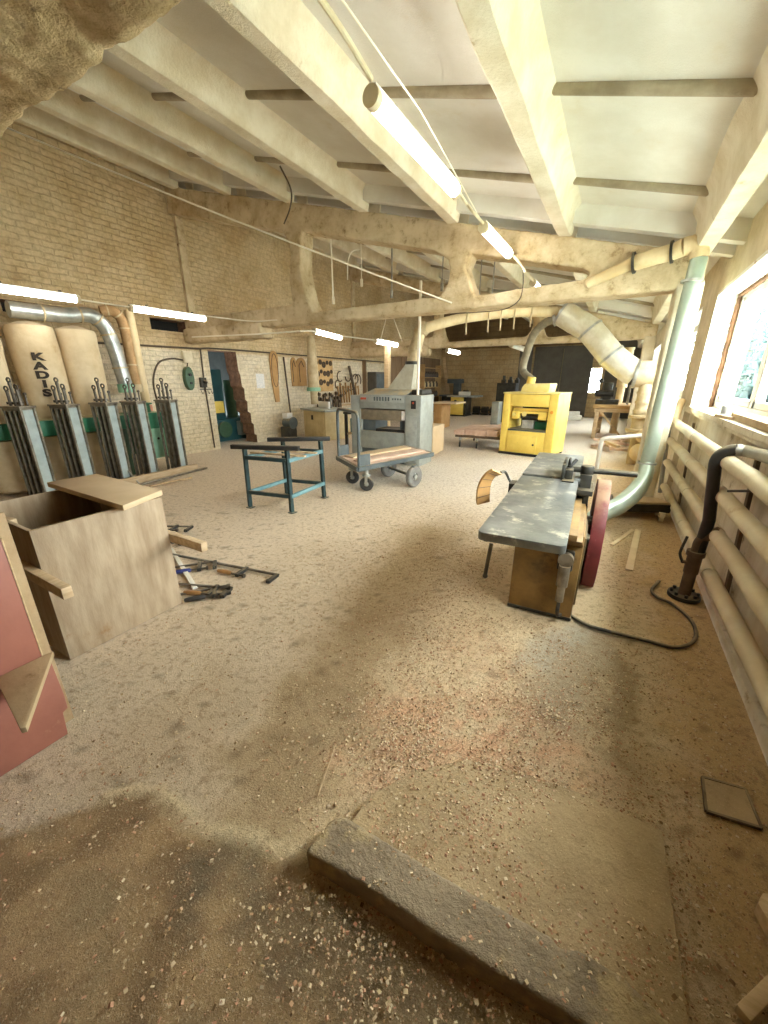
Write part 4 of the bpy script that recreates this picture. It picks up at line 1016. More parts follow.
p = aty(418, 385, 6.36); g = G(); g.cyl((p.x, 6.36, HT + .005), (p.x, 6.36, 3.0), .024, 12); single('cable_conduit', g, M['cable'], 'thin pale conduit dropping from the girder to the grey thickness planer', 'conduit')
g = G(); q = t.location; g.box(q.x + u(.42), 7.3, .0, q.x + u(.85), 7.8, .05); g.box(q.x + u(.40), 7.25, .05, q.x + u(.9), 7.85, .62); 
single('plank_stack', g, M['hardboard'], 'pale stack of boards seen through the grey thickness planer', 'boards', bev=.01)

# ------------------------------------------------------------------ trolley in front of it
pz = .38
c = [atz(358, 468, pz), atz(433, 453, pz), atz(405, 445.6, pz), atz(337, 456.5, pz)]
t = thing('platform_trolley', 'platform trolley with a tall tube handle, carrying pale boards, in front of the grey machine', 'trolley', ((c[0].x + c[2].x) / 2, (c[0].y + c[2].y) / 2, 0)); O_ = t.location
q = [p - O_ for p in c]
g = G(); g.prism([tuple(p + Vector((0, 0, -.06))) for p in q], (0, 0, .05)); part('deck_frame', g, M['greyd'], t, bev=.004)
g = G(); mid = sum(q, Vector()) / 4
for i in range(4): g.bar(q[i] + Vector((0, 0, -.02)), q[(i + 1) % 4] + Vector((0, 0, -.02)), .04, .06)
part('rim', g, M['greyd'], t)
g = G(); g.prism([tuple(mid + (p - mid) * .95 + Vector((0, 0, -.012))) for p in q], (0, 0, .022)); part('deck', g, M['pink'], t)
e_ = (q[3] - q[0]).normalized(); l_ = (q[1] - q[0]).normalized()
zt = aty(357, 413, c[0].y).z
h0, h1 = q[0] + l_ * .03 + e_ * .02, q[3] + l_ * .03 - e_ * .02
hp = [h0 + Vector((0, 0, -.05)), h0 + Vector((0, 0, zt - pz - .14))] + arc(h0 + Vector((0, 0, zt - pz - .12)), h0 + Vector((0, 0, zt - pz)) , h0 + e_ * .12 + Vector((0, 0, zt - pz)), 5) + arc(h1 - e_ * .12 + Vector((0, 0, zt - pz)), h1 + Vector((0, 0, zt - pz)), h1 + Vector((0, 0, zt - pz - .12)), 5) + [h1 + Vector((0, 0, -.05))]
g = G(); g.tube(hp, .022, 12); part('handle', g, M['greyd'], t)
for h in (h0, h1):
    g = G(); g.bar(h + l_ * .02 + Vector((0, 0, .08)), h + l_ * .2 + Vector((0, 0, .08)), .012, .17); part('gusset', g, M['greyd'], t)
def wheel(nm, cx, cy, r, w, ax, mt, parent, hub=True):
    a = Vector(ax).normalized(); c0 = Vector((cx, cy, r))
    g = G(); g.lathe(c0 - a * w / 2, [(r * .62, 0), (r * .9, 0), (r, w * .2), (r, w * .8), (r * .9, w), (r * .62, w)], 30, a, cap=False); g.ring(c0, a, r * .66, r * .3, w * .8, 30)
    wv = part(nm, g, mt, parent)
    g = G(); g.lathe(c0 - a * (w * .55), [(r * .22, 0), (r * .24, w * .1), (r * .24, w), (r * .18, w * 1.1)], 18, a)
    for j in range(5):
        d = a.orthogonal().normalized(); d.rotate(Matrix.Rotation(2 * PI * j / 5, 3, a)); g.bar(c0 + d * r * .2, c0 + d * r * .6, w * .5, r * .26, a)
    part('hub', g, M['galv'], wv); return wv
wax = (-l_.y, l_.x, 0)
for (px, py) in ((413.6, 486.6), (388.6, 476.6)):
    p = atz(px, py) - O_; wheel('wheel', p.x, p.y, .155, .08, wax, M['rubberg'], t)
a_, b_ = atz(413.6, 486.6) - O_, atz(388.6, 476.6) - O_
g = G(); g.cyl((a_.x, a_.y, .155), (b_.x, b_.y, .155), .022, 12)
for p in (a_, b_): g.bar((p.x, p.y, .155), (p.x, p.y, pz - .05), .04, .10)
part('axle', g, M['greyd'], t)
for (px, py) in ((366.7, 490.6), (352.7, 483.4)):
    p = atz(px, py) - O_; wv = wheel('caster', p.x, p.y, .10, .045, (.35, -1, 0), M['rubber'], t)
    g = G(); g.cyl((p.x, p.y, .22), (p.x, p.y, pz - .05), .035, 14); g.ring((p.x, p.y, .23), (0, 0, 1), .06, .05, .03, 18)
    ax = Vector((.35, -1, 0)).normalized() * .034
    for s_ in (-1, 1): g.bar(Vector((p.x, p.y, .1)) + ax * s_, Vector((p.x, p.y, .235)) + ax * s_, .04, .008, ax)
    part('caster_fork', g, M['galv'], wv)
for i, (f, l0, w) in enumerate(((.30, .93, .20), (.72, .88, .22))):
    a = c[0].lerp(c[3], f) + (c[1] - c[0]) * .08; b = c[0].lerp(c[3], f) + (c[1] - c[0]) * l0
    g = G(); g.bar(a + Vector((0, 0, .021)), b + Vector((0, 0, .021)), w, .02); single('board', g, M['pink'] if i == 0 else M['hardboard'], ('pinkish board lying on the trolley, nearer edge', 'pale board lying on the trolley, farther edge')[i], 'board', bev=.002)

# ------------------------------------------------------------------ teal trestle stand
t = thing('roller_stand', 'dark teal steel stand with two black cross bars, left of the trolley', 'stand', (-3.45, 3.5, 0)); O_ = t.location
ft = [Vector((-3.71, 3.10, 0)), Vector((-3.12, 3.21, 0)), Vector((-3.18, 3.90, 0)), Vector((-3.74, 3.78, 0))]; ft = [p - O_ for p in ft]
HS = .76; tops = [p * .97 + Vector((.02, -.02, HS)) for p in ft]
for i in range(4):
    g = G(); p, q = ft[i], tops[i]
    g.bar(p, q, .05, .012, (1, 0, 0)); g.bar(p + Vector((-.02, 0, 0)), q + Vector((-.02, 0, 0)), .012, .05, (1, 0, 0)); g.box(p.x - .04, p.y - .04, 0, p.x + .04, p.y + .04, .008)
    part('leg', g, M['teal'], t)
for z, m_ in ((.20, 'tealb'), (.63, 'tealb')):
    for i in range(4):
        f = z / HS; a, b = ft[i].lerp(tops[i], f), ft[(i + 1) % 4].lerp(tops[(i + 1) % 4], f)
        g = G(); g.bar(a, b, .035, .045); part('rail', g, M['teal'] if i in (0, 2) else M[m_], t, bev=.003)
for (p0, p1, w) in (((231.5, 446.5), (299, 448.5), .06), ((267.5, 439.5), (330, 438.5), .07)):
    a, b = atz(*p0, HS + .02) - O_, atz(*p1, HS + .02) - O_
    g = G(); g.bar(a, b, w, .05); part('cross_bar', g, M['black'], t, bev=.004)
for i in range(2):
    a = O_ + tops[0].lerp(tops[3], .22 + .34 * i); b = O_ + tops[1].lerp(tops[2], .22 + .34 * i); a.z = b.z = .664
    d = (b - a).normalized(); g = G(); g.bar(a - d * .05, b + d * .12, .05, .018)
    single('wooden_lath', g, M['woodx'], ('pale lath lying across the teal stand nearer the camera', 'pale lath lying across the teal stand further back')[i], 'lath', bev=.002)

# ------------------------------------------------------------------ radiator register and its fittings
t = thing('radiator_register', 'bank of four long cream heating pipes along the right wall', 'radiator', (.74, 3.3, 0)); O_ = t.location
PX = [(.70, 1.0), (.72, .74), (.745, .45), (.775, .12)]
for pi_, (x, z) in enumerate(PX):
    kz = (.0, .04, .075, .11)[pi_]
    g = G(); n_ = 26; pts = [(x - O_.x + .006 * mnoise.noise(Vector((j * .5, z * 9, 0))), -3.25 + 6.3 * j / n_, z + kz * (1 - j / n_) * 1.5 + .006 * mnoise.noise(Vector((j * .5, z * 9, 5)))) for j in range(n_ + 1)]
    g.tube([(pts[0][0], pts[0][1] - .03, pts[0][2])] + pts + [(pts[-1][0], pts[-1][1] + .03, pts[-1][2])], [.03] + [.046] * len(pts) + [.03], 24); pp = part('heating_pipe', g, M['pipe'], t)
    for y in (-2.2, -.05, 1.2):
        g = G(); g.ring((x - O_.x, y, z + kz * (3.05 - y) / 6.3 * 1.5), (0, 1, 0), .05, .01, .03, 24); part('weld_seam', g, M['pipe'], pp)
g = G(); g.tube([(PX[0][0] - O_.x - .03, 3.07, 1.0), (PX[3][0] - O_.x - .03, 3.07, .02)], .026, 14); part('header_pipe', g, M['pipegrey'], t)
for y in (-2.6, -.2, 2.2):
    g = G(); g.bar((PX[0][0] - O_.x + .10, y, 1.05), (PX[3][0] - O_.x + .085, y, .0), .02, .05, (0, 1, 0)); part('bracket', g, M['rust'], t)
g = G(); g.tube(arc(aty(675, 421, 6.1), aty(676, 412, 6.2), aty(682, 401, 6.35), 6), .045, 14); single('stub_pipe', g, M['pvcd'], 'short pale pipe stub slanting up behind the top heating pipe', 'pipe')
# white handrail-like pipe loop left of the duct
p0 = aty(598, 474, 6.1); p1 = aty(602, 438, 6.1); p2 = aty(662, 433.5, 6.3)
g = G(); zb = .0
t = thing('pipe_loop', 'thin white heating pipe rising from the floor and turning right to the radiators', 'pipe', (p1.x, 6.1, 0)); O_ = t.location
pts = [Vector((0, 0, 0)), Vector((0, 0, p1.z - .08))] + arc(Vector((0, 0, p1.z - .06)), Vector((0, 0, p1.z)), Vector((.06, 0, p1.z)), 5) + [p2 - O_]
g = G(); g.tube(pts, .028, 14); part('pipe', g, M['white'], t)
g = G(); g.cyl((0, 0, .0), (0, 0, .015), .06, 16); part('floor_collar', g, M['white'], t)
# riser with flange and valve
t = thing('valve_riser', 'black heating riser with bolted floor flange and lever valve in front of the radiators', 'riser', (.665, 3.22, 0)); O_ = t.location
g = G(); g.lathe((0, 0, 0), [(.10, 0), (.10, .03), (.045, .03)], 28); fl = part('flange', g, M['castd'], t, bev=.003)
g = G()
for j in range(8): a = 2 * PI * j / 8; g.cyl((.078 * math.cos(a), .078 * math.sin(a), .03), (.078 * math.cos(a), .078 * math.sin(a), .052), .011, 6)
part('bolt', g, M['black'], fl)
g = G(); g.tube([(0, 0, .03), (0, 0, .20), (0.0, 0, .22), (0, 0, .36)], [.038, .038, .036, .036], 18); part('lower_pipe', g, M['rust'], t)
g = G(); g.cyl((0, 0, .20), (0, 0, .36), .044, 20); g.ring((0, 0, .35), (0, 0, 1), .055, .02, .035, 20); g.cyl((0, 0, .27), (-.07, -.02, .28), .012, 10); vb = part('valve_body', g, M['pipegrey'] if False else M['rust'], t)
g = G(); g.tube(spline([(-.06, -.02, .27), (-.085, -.02, .32), (-.09, -.02, .36), (-.075, -.02, .47)], 4), .009, 8); part('lever', g, M['castd'], vb)
tp_ = aty(716, 461, 3.24) - O_
g = G(); g.tube([(.012, .0, .36), (.018, 0, .6), (tp_.x, tp_.y, tp_.z - .02)] + arc((tp_.x, tp_.y, tp_.z), (tp_.x + .005, tp_.y, tp_.z + .07), (tp_.x + .08, tp_.y - .03, tp_.z + .085), 6), .036, 18); part('upper_pipe', g, M['pipeblack'], t)
e0 = Vector((tp_.x + .08, tp_.y - .03, tp_.z + .085)); e1 = atx(800, 466, .74) - O_
g = G(); g.tube(spline([e0, e0 + Vector((.06, -.08, .0)), e1], 6), .036, 18); part('bend_pipe', g, M['pipegrey'], t)
b1 = aty(721, 531, 3.2) - O_
g = G(); g.tube([Vector((.0, 0, .36)), Vector((0, 0, .40))] + arc((0, 0, .42), (.005, 0, .475), (.05, -.01, .50), 5) + [b1], .034, 16); part('branch_pipe', g, M['rust'], t)
g = G(); g.tube([aty(728, 491, 2.95), aty(778, 491, 2.75)], .008, 8); single('thin_rod', g, M['black'], 'thin black rod stuck out level across the heating pipes right of the riser', 'rod')

# ------------------------------------------------------------------ suction duct by the front pillar
YD = 5.14
t = thing('suction_duct', 'pale green vertical suction duct by the front pillar, bending to the floor behind the planer', 'duct', (.43, YD, .28)); O_ = t.location
f0 = aty(647, 463, YD); tpd = aty(699, 258, YD)
g = G(); g.tube([f0 - O_, tpd - O_], .070, 28); vp = part('vertical_pipe', g, M['pvc'], t)
g = G()
for (x, y) in ((647, 463), (692, 281)): g.ring(aty(x, y, YD) - O_, tpd - f0, .092, .024, .022, 30)
g.ring(aty(671, 372, YD) - O_, tpd - f0, .073, .006, .02, 28); part('flange', g, M['galv'], vp)
el = arc(tpd, aty(702, 240, YD), aty(684, 247, YD + .02), 8)
g = G(); g.tube([p - O_ for p in el], .078, 26); 
for i in (2, 4, 6): g.ring(el[i] - O_, el[i + 1] - el[i - 1], .083, .012, .018, 26)
part('top_elbow', g, M['pvcd'], t)
run = [aty(684, 247, YD + .02), aty(672, 252, YD + .06), aty(634, 263, YD + .12), aty(627, 266, YD + .13), aty(590, 283, YD + .2), aty(578, 289, YD + .6)]
g = G(); g.tube([p - O_ for p in run], [.078, .075, .072, .055, .05, .05], 24); rp = part('top_run', g, M['pvcd'], t)
for rr in (1, 2):
    g = G(); g.ring(run[rr] - O_, run[2] - run[1], .10, .03, .022, 28); part('joint_ring', g, M['castd'], rp)
low = spline([f0, aty(644, 478, 5.02), aty(634, 493, 4.78), aty(618, 506, 4.55), aty(604, 512, 4.4), Vector((-.02, 4.25, .12))], 6)
g = G(); g.tube([p - O_ for p in low], [.07 + .02 * min(1, i / 12) for i in range(len(low))], 26); part('bottom_bend', g, M['pvc'], t)

# ------------------------------------------------------------------ dolly
t = thing('wooden_dolly', 'low dolly with a pale board top on a dark frame, beside the radiators', 'dolly', (.42, 5.03, 0)); O_ = t.location
c = [atz(614, 503, .17), atz(670, 505, .17), Vector((.62, 5.62, .17)), Vector((.16, 5.62, .17))]; c[2].y = c[3].y = 5.33
g = G(); g.prism([tuple(p - O_) for p in c], (0, 0, .025)); part('board_top', g, M['hardboard'], t, bev=.003)
g = G()
for i in range(4): g.bar(c[i] - O_ - Vector((0, 0, .045)), c[(i + 1) % 4] - O_ - Vector((0, 0, .045)), .05, .09)
part('frame', g, M['castd'], t)
for (x, y) in ((.24, .02), (.22, .26), (-.2, .0), (-.2, .26)):
    g = G(); g.cyl((x - .018, y, .05), (x + .018, y, .05), .05, 18); g.box(x - .03, y - .02, .06, x + .03, y + .02, .10); part('wheel', g, M['plas'], t)

# ------------------------------------------------------------------ things on the window sill
g = G(); g.box(XW + .0, 2.3, ZS, XW + .12, 4.2, ZS + .05); g.v = [(x + (y - 2.3) * .02, y, z) for x, y, z in g.v]; single('sill_plank', g, M['greyply'], 'weathered plank lying along the window sill', 'plank', bev=.004)
p = atx(727, 411, XW + .06); g = G(); g.lathe((p.x, p.y, ZS), [(.04, 0), (.045, .005), (.045, .08), (.04, .09)], 20); single('tin_can', g, M['galv'], 'small bright tin on the window sill near the far jamb', 'tin')
for i, yy in enumerate((4.4, 3.0, 2.7)):
    g = G(); g.bar((XW - .02, yy, ZS + .012 + (.05 if i == 1 else 0)), (XW + .03, yy - .35, ZS + .012 + (.05 if i == 1 else 0)), .03, .024); single('sill_offcut', g, M['wood'], ('short offcut on the window sill by the far jamb', 'offcut lying on top of the sill plank', 'offcut on the sill beside the plank, nearest the camera')[i], 'offcut', bev=.003)

# pale timber ends at the right edge of the picture
a = atz(757, 905, .04); g = G(); g.prism([(a.x, a.y, 0), (a.x + .02, a.y + .04, 0), (a.x + .5, a.y + .25, 0), (a.x + .5, a.y - .3, 0), (a.x + .02, a.y - .06, 0)], (0, 0, .05)); single('board_corner', g, M['wood'], 'corner of a thick pale board at the right picture edge', 'board', bev=.004)
a, b = atz(742, 1016, .02), atz(790, 968, .02); g = G(); g.bar(a, b, .03, .03); single('timber_batten', g, M['wood'], 'pale batten end at the bottom right picture corner', 'batten', bev=.003)
a, b = atz(336, 744, .004), atz(318, 796, .004); g = G(); g.bar(a, b, .004, .003); single('splinter', g, M['wood'], 'long thin pale splinter on the floor beside the worn dark track', 'splinter')
# ------------------------------------------------------------------ lamps
def lamp(label, a, b, r, on=True, group='tube lamps'):
    a, b = Vector(a), Vector(b); t = thing('tube_lamp', label, 'lamp', (a + b) / 2, 0, group); d = (b - a).normalized(); c = t.location
    A_, B_ = a - c, b - c
    g = G(); g.tube([A_ + d * .03, B_ - d * .03], r, 20); part('tube', g, M['tube'] if on else M['white'], t)
    for p, s in ((A_, 1), (B_, -1)):
        g = G(); g.cyl(p - d * .012 * s, p + d * .035 * s, r * 1.06, 20); part('end_cap', g, M['plas'], t)
    up_ = Vector((0, 0, 1)); g = G(); g.bar(A_ + up_ * r * .95, B_ + up_ * r * .95, r * 1.2, r * .35); part('housing', g, M['white'], t)
    g = G()
    for f in (.2, .8): p = A_.lerp(B_, f); g.bar(p + up_ * r * .8, p + up_ * (r + .03), .02, .03, d)
    part('mounting_clip', g, M['rod'], t); return t
lamp('bright tube lamp hanging nearest, under the white roof slab', (-1.36, 2.22, 2.90), (-1.35, 3.46, 2.90), .047)
lamp('bright tube lamp in front of the girder chord, second in the line overhead', (-1.38, 4.30, 2.90), (-1.36, 5.30, 2.90), .047)
lamp('small bright tube lamp beyond the girder opening, last in the line overhead', (-1.38, 6.92, 2.90), (-1.38, 7.80, 2.90), .05)
lamp('bright tube lamp above the canvas filter bags at the left picture edge', aty(-22, 285, 1.95), aty(79, 299.5, 2.88), .045)
lamp('bright tube lamp on the left over the far clamp racks', aty(130, 308, 3.6), aty(206, 319, 4.85), .045)
lamp('bright tube lamp under the girder tie in front of the tool wall', aty(314, 331, 7.0), aty(341, 338, 8.1), .05)
lamp('bright tube lamp hanging on wires above the grey thickness planer', aty(375, 341, 9.6), aty(397, 345, 10.6), .06)
lamp('small tube lamp far back above the yellow table saw', aty(447, 350.5, 14.2), aty(459, 353, 15.1), .07)
lamp('unlit tube lamp under the second girder behind the yellow planer', aty(511, 345, 12.9), aty(525, 350, 14.0), .07, False)

# cables strung through the room
wire('long pale cable strung across the room from the left wall to the girder post', sag(atx(-30, 112, XL + .02), aty(452, 303, 5.32), .04), .010, 'cable')
wire('pale cable running down the line of overhead lamps from the near ceiling', spline([atz(316, -8, 3.0), atz(345, 35, 3.0), (-1.36, 2.22, 2.97)], 6), .014, 'plas')
wire('thin pale cable under the ceiling right of the overhead lamps', [atz(338, -6, 3.05), atz(420, 110, 3.04), atz(482, 222, 3.0)], .005, 'cable')
wire('twisted pale cable between first and second overhead lamps', spline([(-1.35, 3.46, 2.93), atz(466, 203, 2.93), atz(474, 213, 2.86), (-1.38, 4.30, 2.93)], 6), .012, 'plas')
wire('twisted pale cable between second and third overhead lamps', spline([(-1.36, 5.30, 2.93), aty(523, 268, 5.3), aty(526, 274, 5.3), (-1.38, 6.92, 2.93)], 6), .014, 'plas')
wire('white cable along the left-hand wall lamps towards the girder tie', spline([aty(79, 299.5, 2.88), aty(130, 307, 3.6), aty(206, 316, 4.85), aty(250, 321, 5.25), aty(277, 320, 5.3)], 8), .010, 'cable')
wire('pale strip cable on the girder tie leading to the lamp before the tool wall', [aty(192, 337, 5.28), aty(260, 334, 5.27), aty(300, 331, 5.27), aty(316, 331, 6.9)], .012, 'cable')
wire('pale cable between the lamps over the tool wall and the grey planer', [aty(341, 336, 8.1), aty(375, 340, 9.6)], .014, 'cable')
wire('looped cable hanging down the girder post beside the overhead lamp', spline([aty(523, 270, 5.28), aty(523, 285, 5.26), aty(519, 300, 5.26), aty(505, 309, 5.26), aty(480, 312, 5.26), aty(450, 314, 5.26)], 7), .006, 'cabled')
wire('dark cable hanging from a roof rib near the left end of the girder', spline([atz(280, 166, 3.9), atz(291, 190, 3.75), aty(290, 208, 5.2), aty(284, 224, 5.25)], 6), .010, 'cabled')
for i, (x, y0, y1, lab) in enumerate(((331, 240, 299, 'white rod hanging in the girder opening, leftmost'), (361, 245, 281, 'thin cord with a plug hanging in the girder opening'), (392, 247, 292, 'grey rod hanging in the middle of the girder opening'), (443, 262, 285, 'thin rod hanging at the right end of the wide girder opening'), (482, 258, 298, 'thin rod hanging in the right girder opening beside the post'), (494, 272, 297, 'short wire hanging in the right girder opening'))):
    g = G(); a, b = aty(x, y0, 6.1), aty(x + 1.2, y1, 6.1); a2 = Vector((a.x, a.y, roofz(a.x, .26)))
    g.tube([a2, a, Vector((a.x, a.y, b.z))], .013 if i in (0, 2) else .008, 8); g.cyl((a.x, a.y, b.z - .08), (a.x, a.y, b.z + .03), .024, 10)
    single('hanging_rod', g, M['cable'] if i in (0, 1) else M['pipegrey'], lab, 'rod')
wire('curved cord hanging beside the plug cord in the girder opening', spline([aty(361, 249, 6.1), aty(352, 252, 6.1), aty(348, 262, 6.1), aty(347.5, 280, 6.1)], 6), .009, 'cable')
g = G()
a = aty(386, 343, 10.1); 
for s in (-.25, .25): g.tube([Vector((a.x, a.y - .3, a.z + .05)) if s < 0 else Vector((a.x + .35, a.y + .3, a.z + .05)), Vector((a.x + .1, a.y, a.z + .9))], .008, 6)
single('lamp_wire', g, M['cable'], 'pair of thin wires holding the lamp above the grey planer', 'wire')

# ------------------------------------------------------------------ the tool wall and saw, left middle
p0, p1 = atz(305, 437), atz(326, 441)
t = thing('table_saw', 'cream table saw cabinet by the left wall under the dusty vertical pipe', 'table saw', p0, math.atan2(p1.y - p0.y, p1.x - p0.x)); W = (p1 - p0).length
zt = .80
g = G(); g.box(0, 0, .0, W, .8, zt - .07); part('cabinet', g, M['cream'], t, bev=.01)
g = G(); g.box(W * .38, -.012, zt - .30, W * .48, 0, zt - .18); part('switch', g, M['black'], t, bev=.003)
g = G(); g.box(W * .06, -.008, .12, W * .94, 0, zt - .12); part('cabinet_door', g, M['cream'], t, bev=.004)
g = G(); g.box(-.06, -.06, zt - .07, W + .1, .9, zt - .02); part('table_top', g, M['greyp'], t, bev=.004)
g = G(); g.box(W * .3, .3, zt - .02, W * .75, .36, zt + .16); part('fence', g, M['white'], t, bev=.004)
g = G(); g.lathe((W * .5, .55, zt - .02), [(.0, 0), (.05, .01), (.06, .2), (.03, .3)], 16); part('riving_guard', g, M['rod'], t)
t = thing('steel_bench', 'black and blue steel bench frame with shelf right of the cream table saw', 'bench', atz(347, 447), .15)
g = G()
for x in (0, .72):
    for y in (0, .6): pass
for x in (.0, .75):
    for y in (0., .6):
        g = G(); g.bar((x, y, 0), (x, y, .78), .06, .06); part('leg', g, M['black'], t)
g = G(); g.box(-.05, -.05, .76, .95, .68, .81); part('bench_top', g, M['castd'], t, bev=.004)
g = G(); g.box(-.02, -.02, .30, .80, .62, .335); part('shelf', g, M['wood'], t)
g = G(); g.box(.08, .05, .34, .55, .5, .66); part('drawer_box', g, M['tealb'], t, bev=.005)
a = atx(311, 340, XL + .45); 
t = thing('dusty_duct', 'tapering dusty vertical pipe standing by the left wall over the cream saw', 'duct', (a.x, a.y, .86))
g = G(); g.lathe((0, 0, 0), [(.10, 0), (.10, .35), (.12, .36), (.12, .42), (.16, .43), (.15, .9), (.11, 1.5), (.09, 1.75)], 22); part('pipe', g, M['galvd'], t)
g = G(); g.ring((0, 0, .40), (0, 0, 1), .19, .05, .10, 24); part('collar', g, M['pgreen'], t)
# boards of tools on the wall
pa, pb = atx(313, 363, XL), atx(333, 388, XL)
t = thing('tool_board', 'brown board with rows of saw blades and cutters hung on the left wall', 'tool board', (XL, (pa.y + pb.y) / 2, 1.17)); w_ = (pb.y - pa.y) / 2
g = G(); g.box(.002, -w_, .0, .02, w_, .92); part('panel', g, M['toolboard'], t)
for i in range(15):
    y = -w_ + .12 + (i % 5) * (2 * w_ - .24) / 4 + .03 * ((i // 5) % 2); z = .80 - (i // 5) * .27 + .04 * math.sin(i * 2.3); r = .06 + .03 * ((i * 7) % 3) / 2
    g = G(); g.ring((.034, y, z), (1, 0, 0), r, r * .72, .012, 20); g.cyl((.02, y, z), (.05, y, z), .012, 8); part('cutter', g, M['toolsteel'], t)
t = thing('tool_rack', 'wall rack crowded with dark long-handled clamps below the cutter board', 'tool rack', (XL, atx(327, 395, XL).y, .42)); 
g = G(); g.box(.0, -.62, .50, .06, .62, .56); g.box(.0, -.62, .1, .06, .62, .14); part('rail', g, M['wood'], t)
for i in range(16):
    y = -.58 + i * .077; h = .62 + .12 * math.sin(i * 1.7)
    g = G(); g.tube([(.09, y, .02 + .03 * math.sin(i)), (.09, y + .02 * math.sin(i * 3), h)], .02, 8); g.box(.06, y - .035, h - .1, .14, y + .035, h - .02); part('clamp', g, M['toolsteel'], t)
t = thing('tool_rack', 'wall rack of curved saw frames and cutters right of the cutter board', 'tool rack', (XL, atx(347, 385, XL).y, .70))
g = G(); g.box(0, -.66, .0, .03, .66, .05); g.box(0, -.66, .55, .03, .66, .60); part('rail', g, M['wood'], t)
for i in range(9):
    y = -.58 + i * .145; z = .42 + .25 * math.sin(i * 1.9)
    g = G(); g.torus((.05, y, z + .25), (1, 0, 0), .12 + .03 * (i % 3), .016, 14, 6, .6 * i, .6 * i + 3.6 + .4 * (i % 2)); part('saw_frame', g, M['toolsteel'], t)
    g = G(); g.bar((.05, y + .05, .1), (.06, y - .02, .62 + .1 * (i % 2)), .04, .03); part('tool_handle', g, M['tmpl'], t)
a, b = atx(349, 366, XL + .1), atx(356, 397, XL + .35); b = a + (b - a) * (a.z / (a.z - b.z)); b.x = min(b.x, XL + .6); g = G(); g.bar(a, b, .10, .03); single('leaning_plank', g, M['toolsteel'], 'dark plank leaning on the left wall past the tool racks', 'plank')
a, b = atx(364, 360, XL + .06), atx(366, 376, XL + .08); g = G(); g.bar((a.x, a.y, .0), (a.x, a.y, a.z), .16, .05); single('leaning_plank', g, M['brownpanel'], 'brown plank standing on the wall left of the grey wall cabinet', 'plank')
pa, pb = atx(367, 372, XL), atx(379, 395, XL)
t = thing('wall_cabinet', 'grey steel cabinet standing on the left wall behind the grey planer', 'cabinet', (XL + .02, (pa.y + pb.y) / 2, .0)); w_ = abs(pb.y - pa.y) / 2
g = G(); g.box(0, -w_, .0, .35, w_, pa.z); part('body', g, M['greydoor'], t, bev=.01)
g = G(); g.box(.35, -w_ + .04, .1, .365, w_ - .04, pa.z - .06); dd = part('door', g, M['greyd'], t, bev=.004)
g = G(); g.box(.365, w_ * .3, pa.z * .62, .372, w_ * .55, pa.z * .72); part('label_plate', g, M['paper'], dd)
a = aty(387.5, 345, 10.4); g = G(); g.box(a.x - .07, 10.33, 0, a.x + .07, 10.47, 2.55); single('timber_post', g, M['wood'], 'pale timber post standing behind the grey planer under the hanging lamp', 'post', bev=.006)
t = thing('wall_motor', 'small grinder on the floor against the brick wall by the leaning pole', 'grinder', atx(289, 432, XL + .45)); t.location.z = 0
g = G(); g.box(-.16, -.14, 0, .16, .14, .35); part('stand', g, M['castd'], t, bev=.02)
g = G(); g.cyl((-.12, 0, .45), (.14, 0, .45), .11, 18); g.ring((.17, 0, .45), (1, 0, 0), .15, .14, .04, 22); part('grinder_head', g, M['greyd'], t)
g = G(); g.box(-.1, -.1, .56, .08, .1, .70); part('tool_tray', g, M['white'], t, bev=.01)

# dim room behind the doorway
t = thing('teal_machine', 'dark teal machine standing in the dim room behind the brick doorway', 'machine', (-9.0, 6.9, 0))
g = G(); g.box(-.45, -.8, 0, .45, .8, .55); g.box(-.35, -.75, .55, .35, -.1, 1.75); part('body', g, M['tealmach'], t, bev=.02)
g = G(); g.box(.36, -.75, .72, .50, -.25, 1.0); part('yellow_panel', g, M['yellow'], t, bev=.01)
g = G(); g.box(.45, .1, .12, .6, .6, .48); part('white_box', g, M['greyp'], t, bev=.01)
g = G(); g.cyl((.1, .3, .55), (.1, .3, 1.5), .14, 18); g.cyl((.45, -.3, .3), (.52, -.3, .3), .2, 22); part('flywheel', g, M['boxgreen'], t)

# ------------------------------------------------------------------ far end of the hall
def on_floor(x, y): return atz(x, y)
t = thing('table_saw', 'yellow table saw with a grey top standing far back left of the yellow planer', 'table saw', (aty(450, 411, 16.6).x, 16.6, 0), 0)
w_ = aty(465, 411, 16.6).x - t.location.x
g = G(); g.box(0, 0, .05, w_ * .82, .9, .80); part('cabinet', g, M['yellow'], t, bev=.02)
g = G(); g.box(w_ * .25, -.012, .5, w_ * .4, 0, .68); part('switch', g, M['black'], t)
g = G(); g.box(w_ * .82, .1, .05, w_, .8, .80); part('side_case', g, M['castd'], t, bev=.02)
g = G(); g.box(-.15, -.1, .80, w_ + .45, 1.0, .86); part('table_top', g, M['greyp'], t, bev=.005)
g = G(); g.box(w_ * .35, .3, .86, w_ * 1.05, .5, 1.02); part('fence', g, M['white'], t, bev=.01)
g = G(); g.box(0, 0, 0, w_, .9, .05); part('foot', g, M['castd'], t)
t = thing('spindle_moulder', 'dark machine with an upright column far back beside the yellow table saw', 'machine', (aty(447, 409, 17.75).x, 17.75, 0))
g = G(); g.box(-.3, 0, 0, .55, .8, .78); part('base', g, M['castd'], t, bev=.02)
g = G(); g.box(-.4, -.1, .78, .7, .9, .84); part('table', g, M['greyd'], t)
g = G(); g.box(.1, .4, .84, .4, .7, 1.5); g.box(-.2, .35, 1.35, .5, .75, 1.55); part('column', g, M['greyd'], t, bev=.02)
g = G(); g.cyl((.7, .2, .95), (.9, .2, .95), .12, 14); part('hand_wheel', g, M['rod'], t)
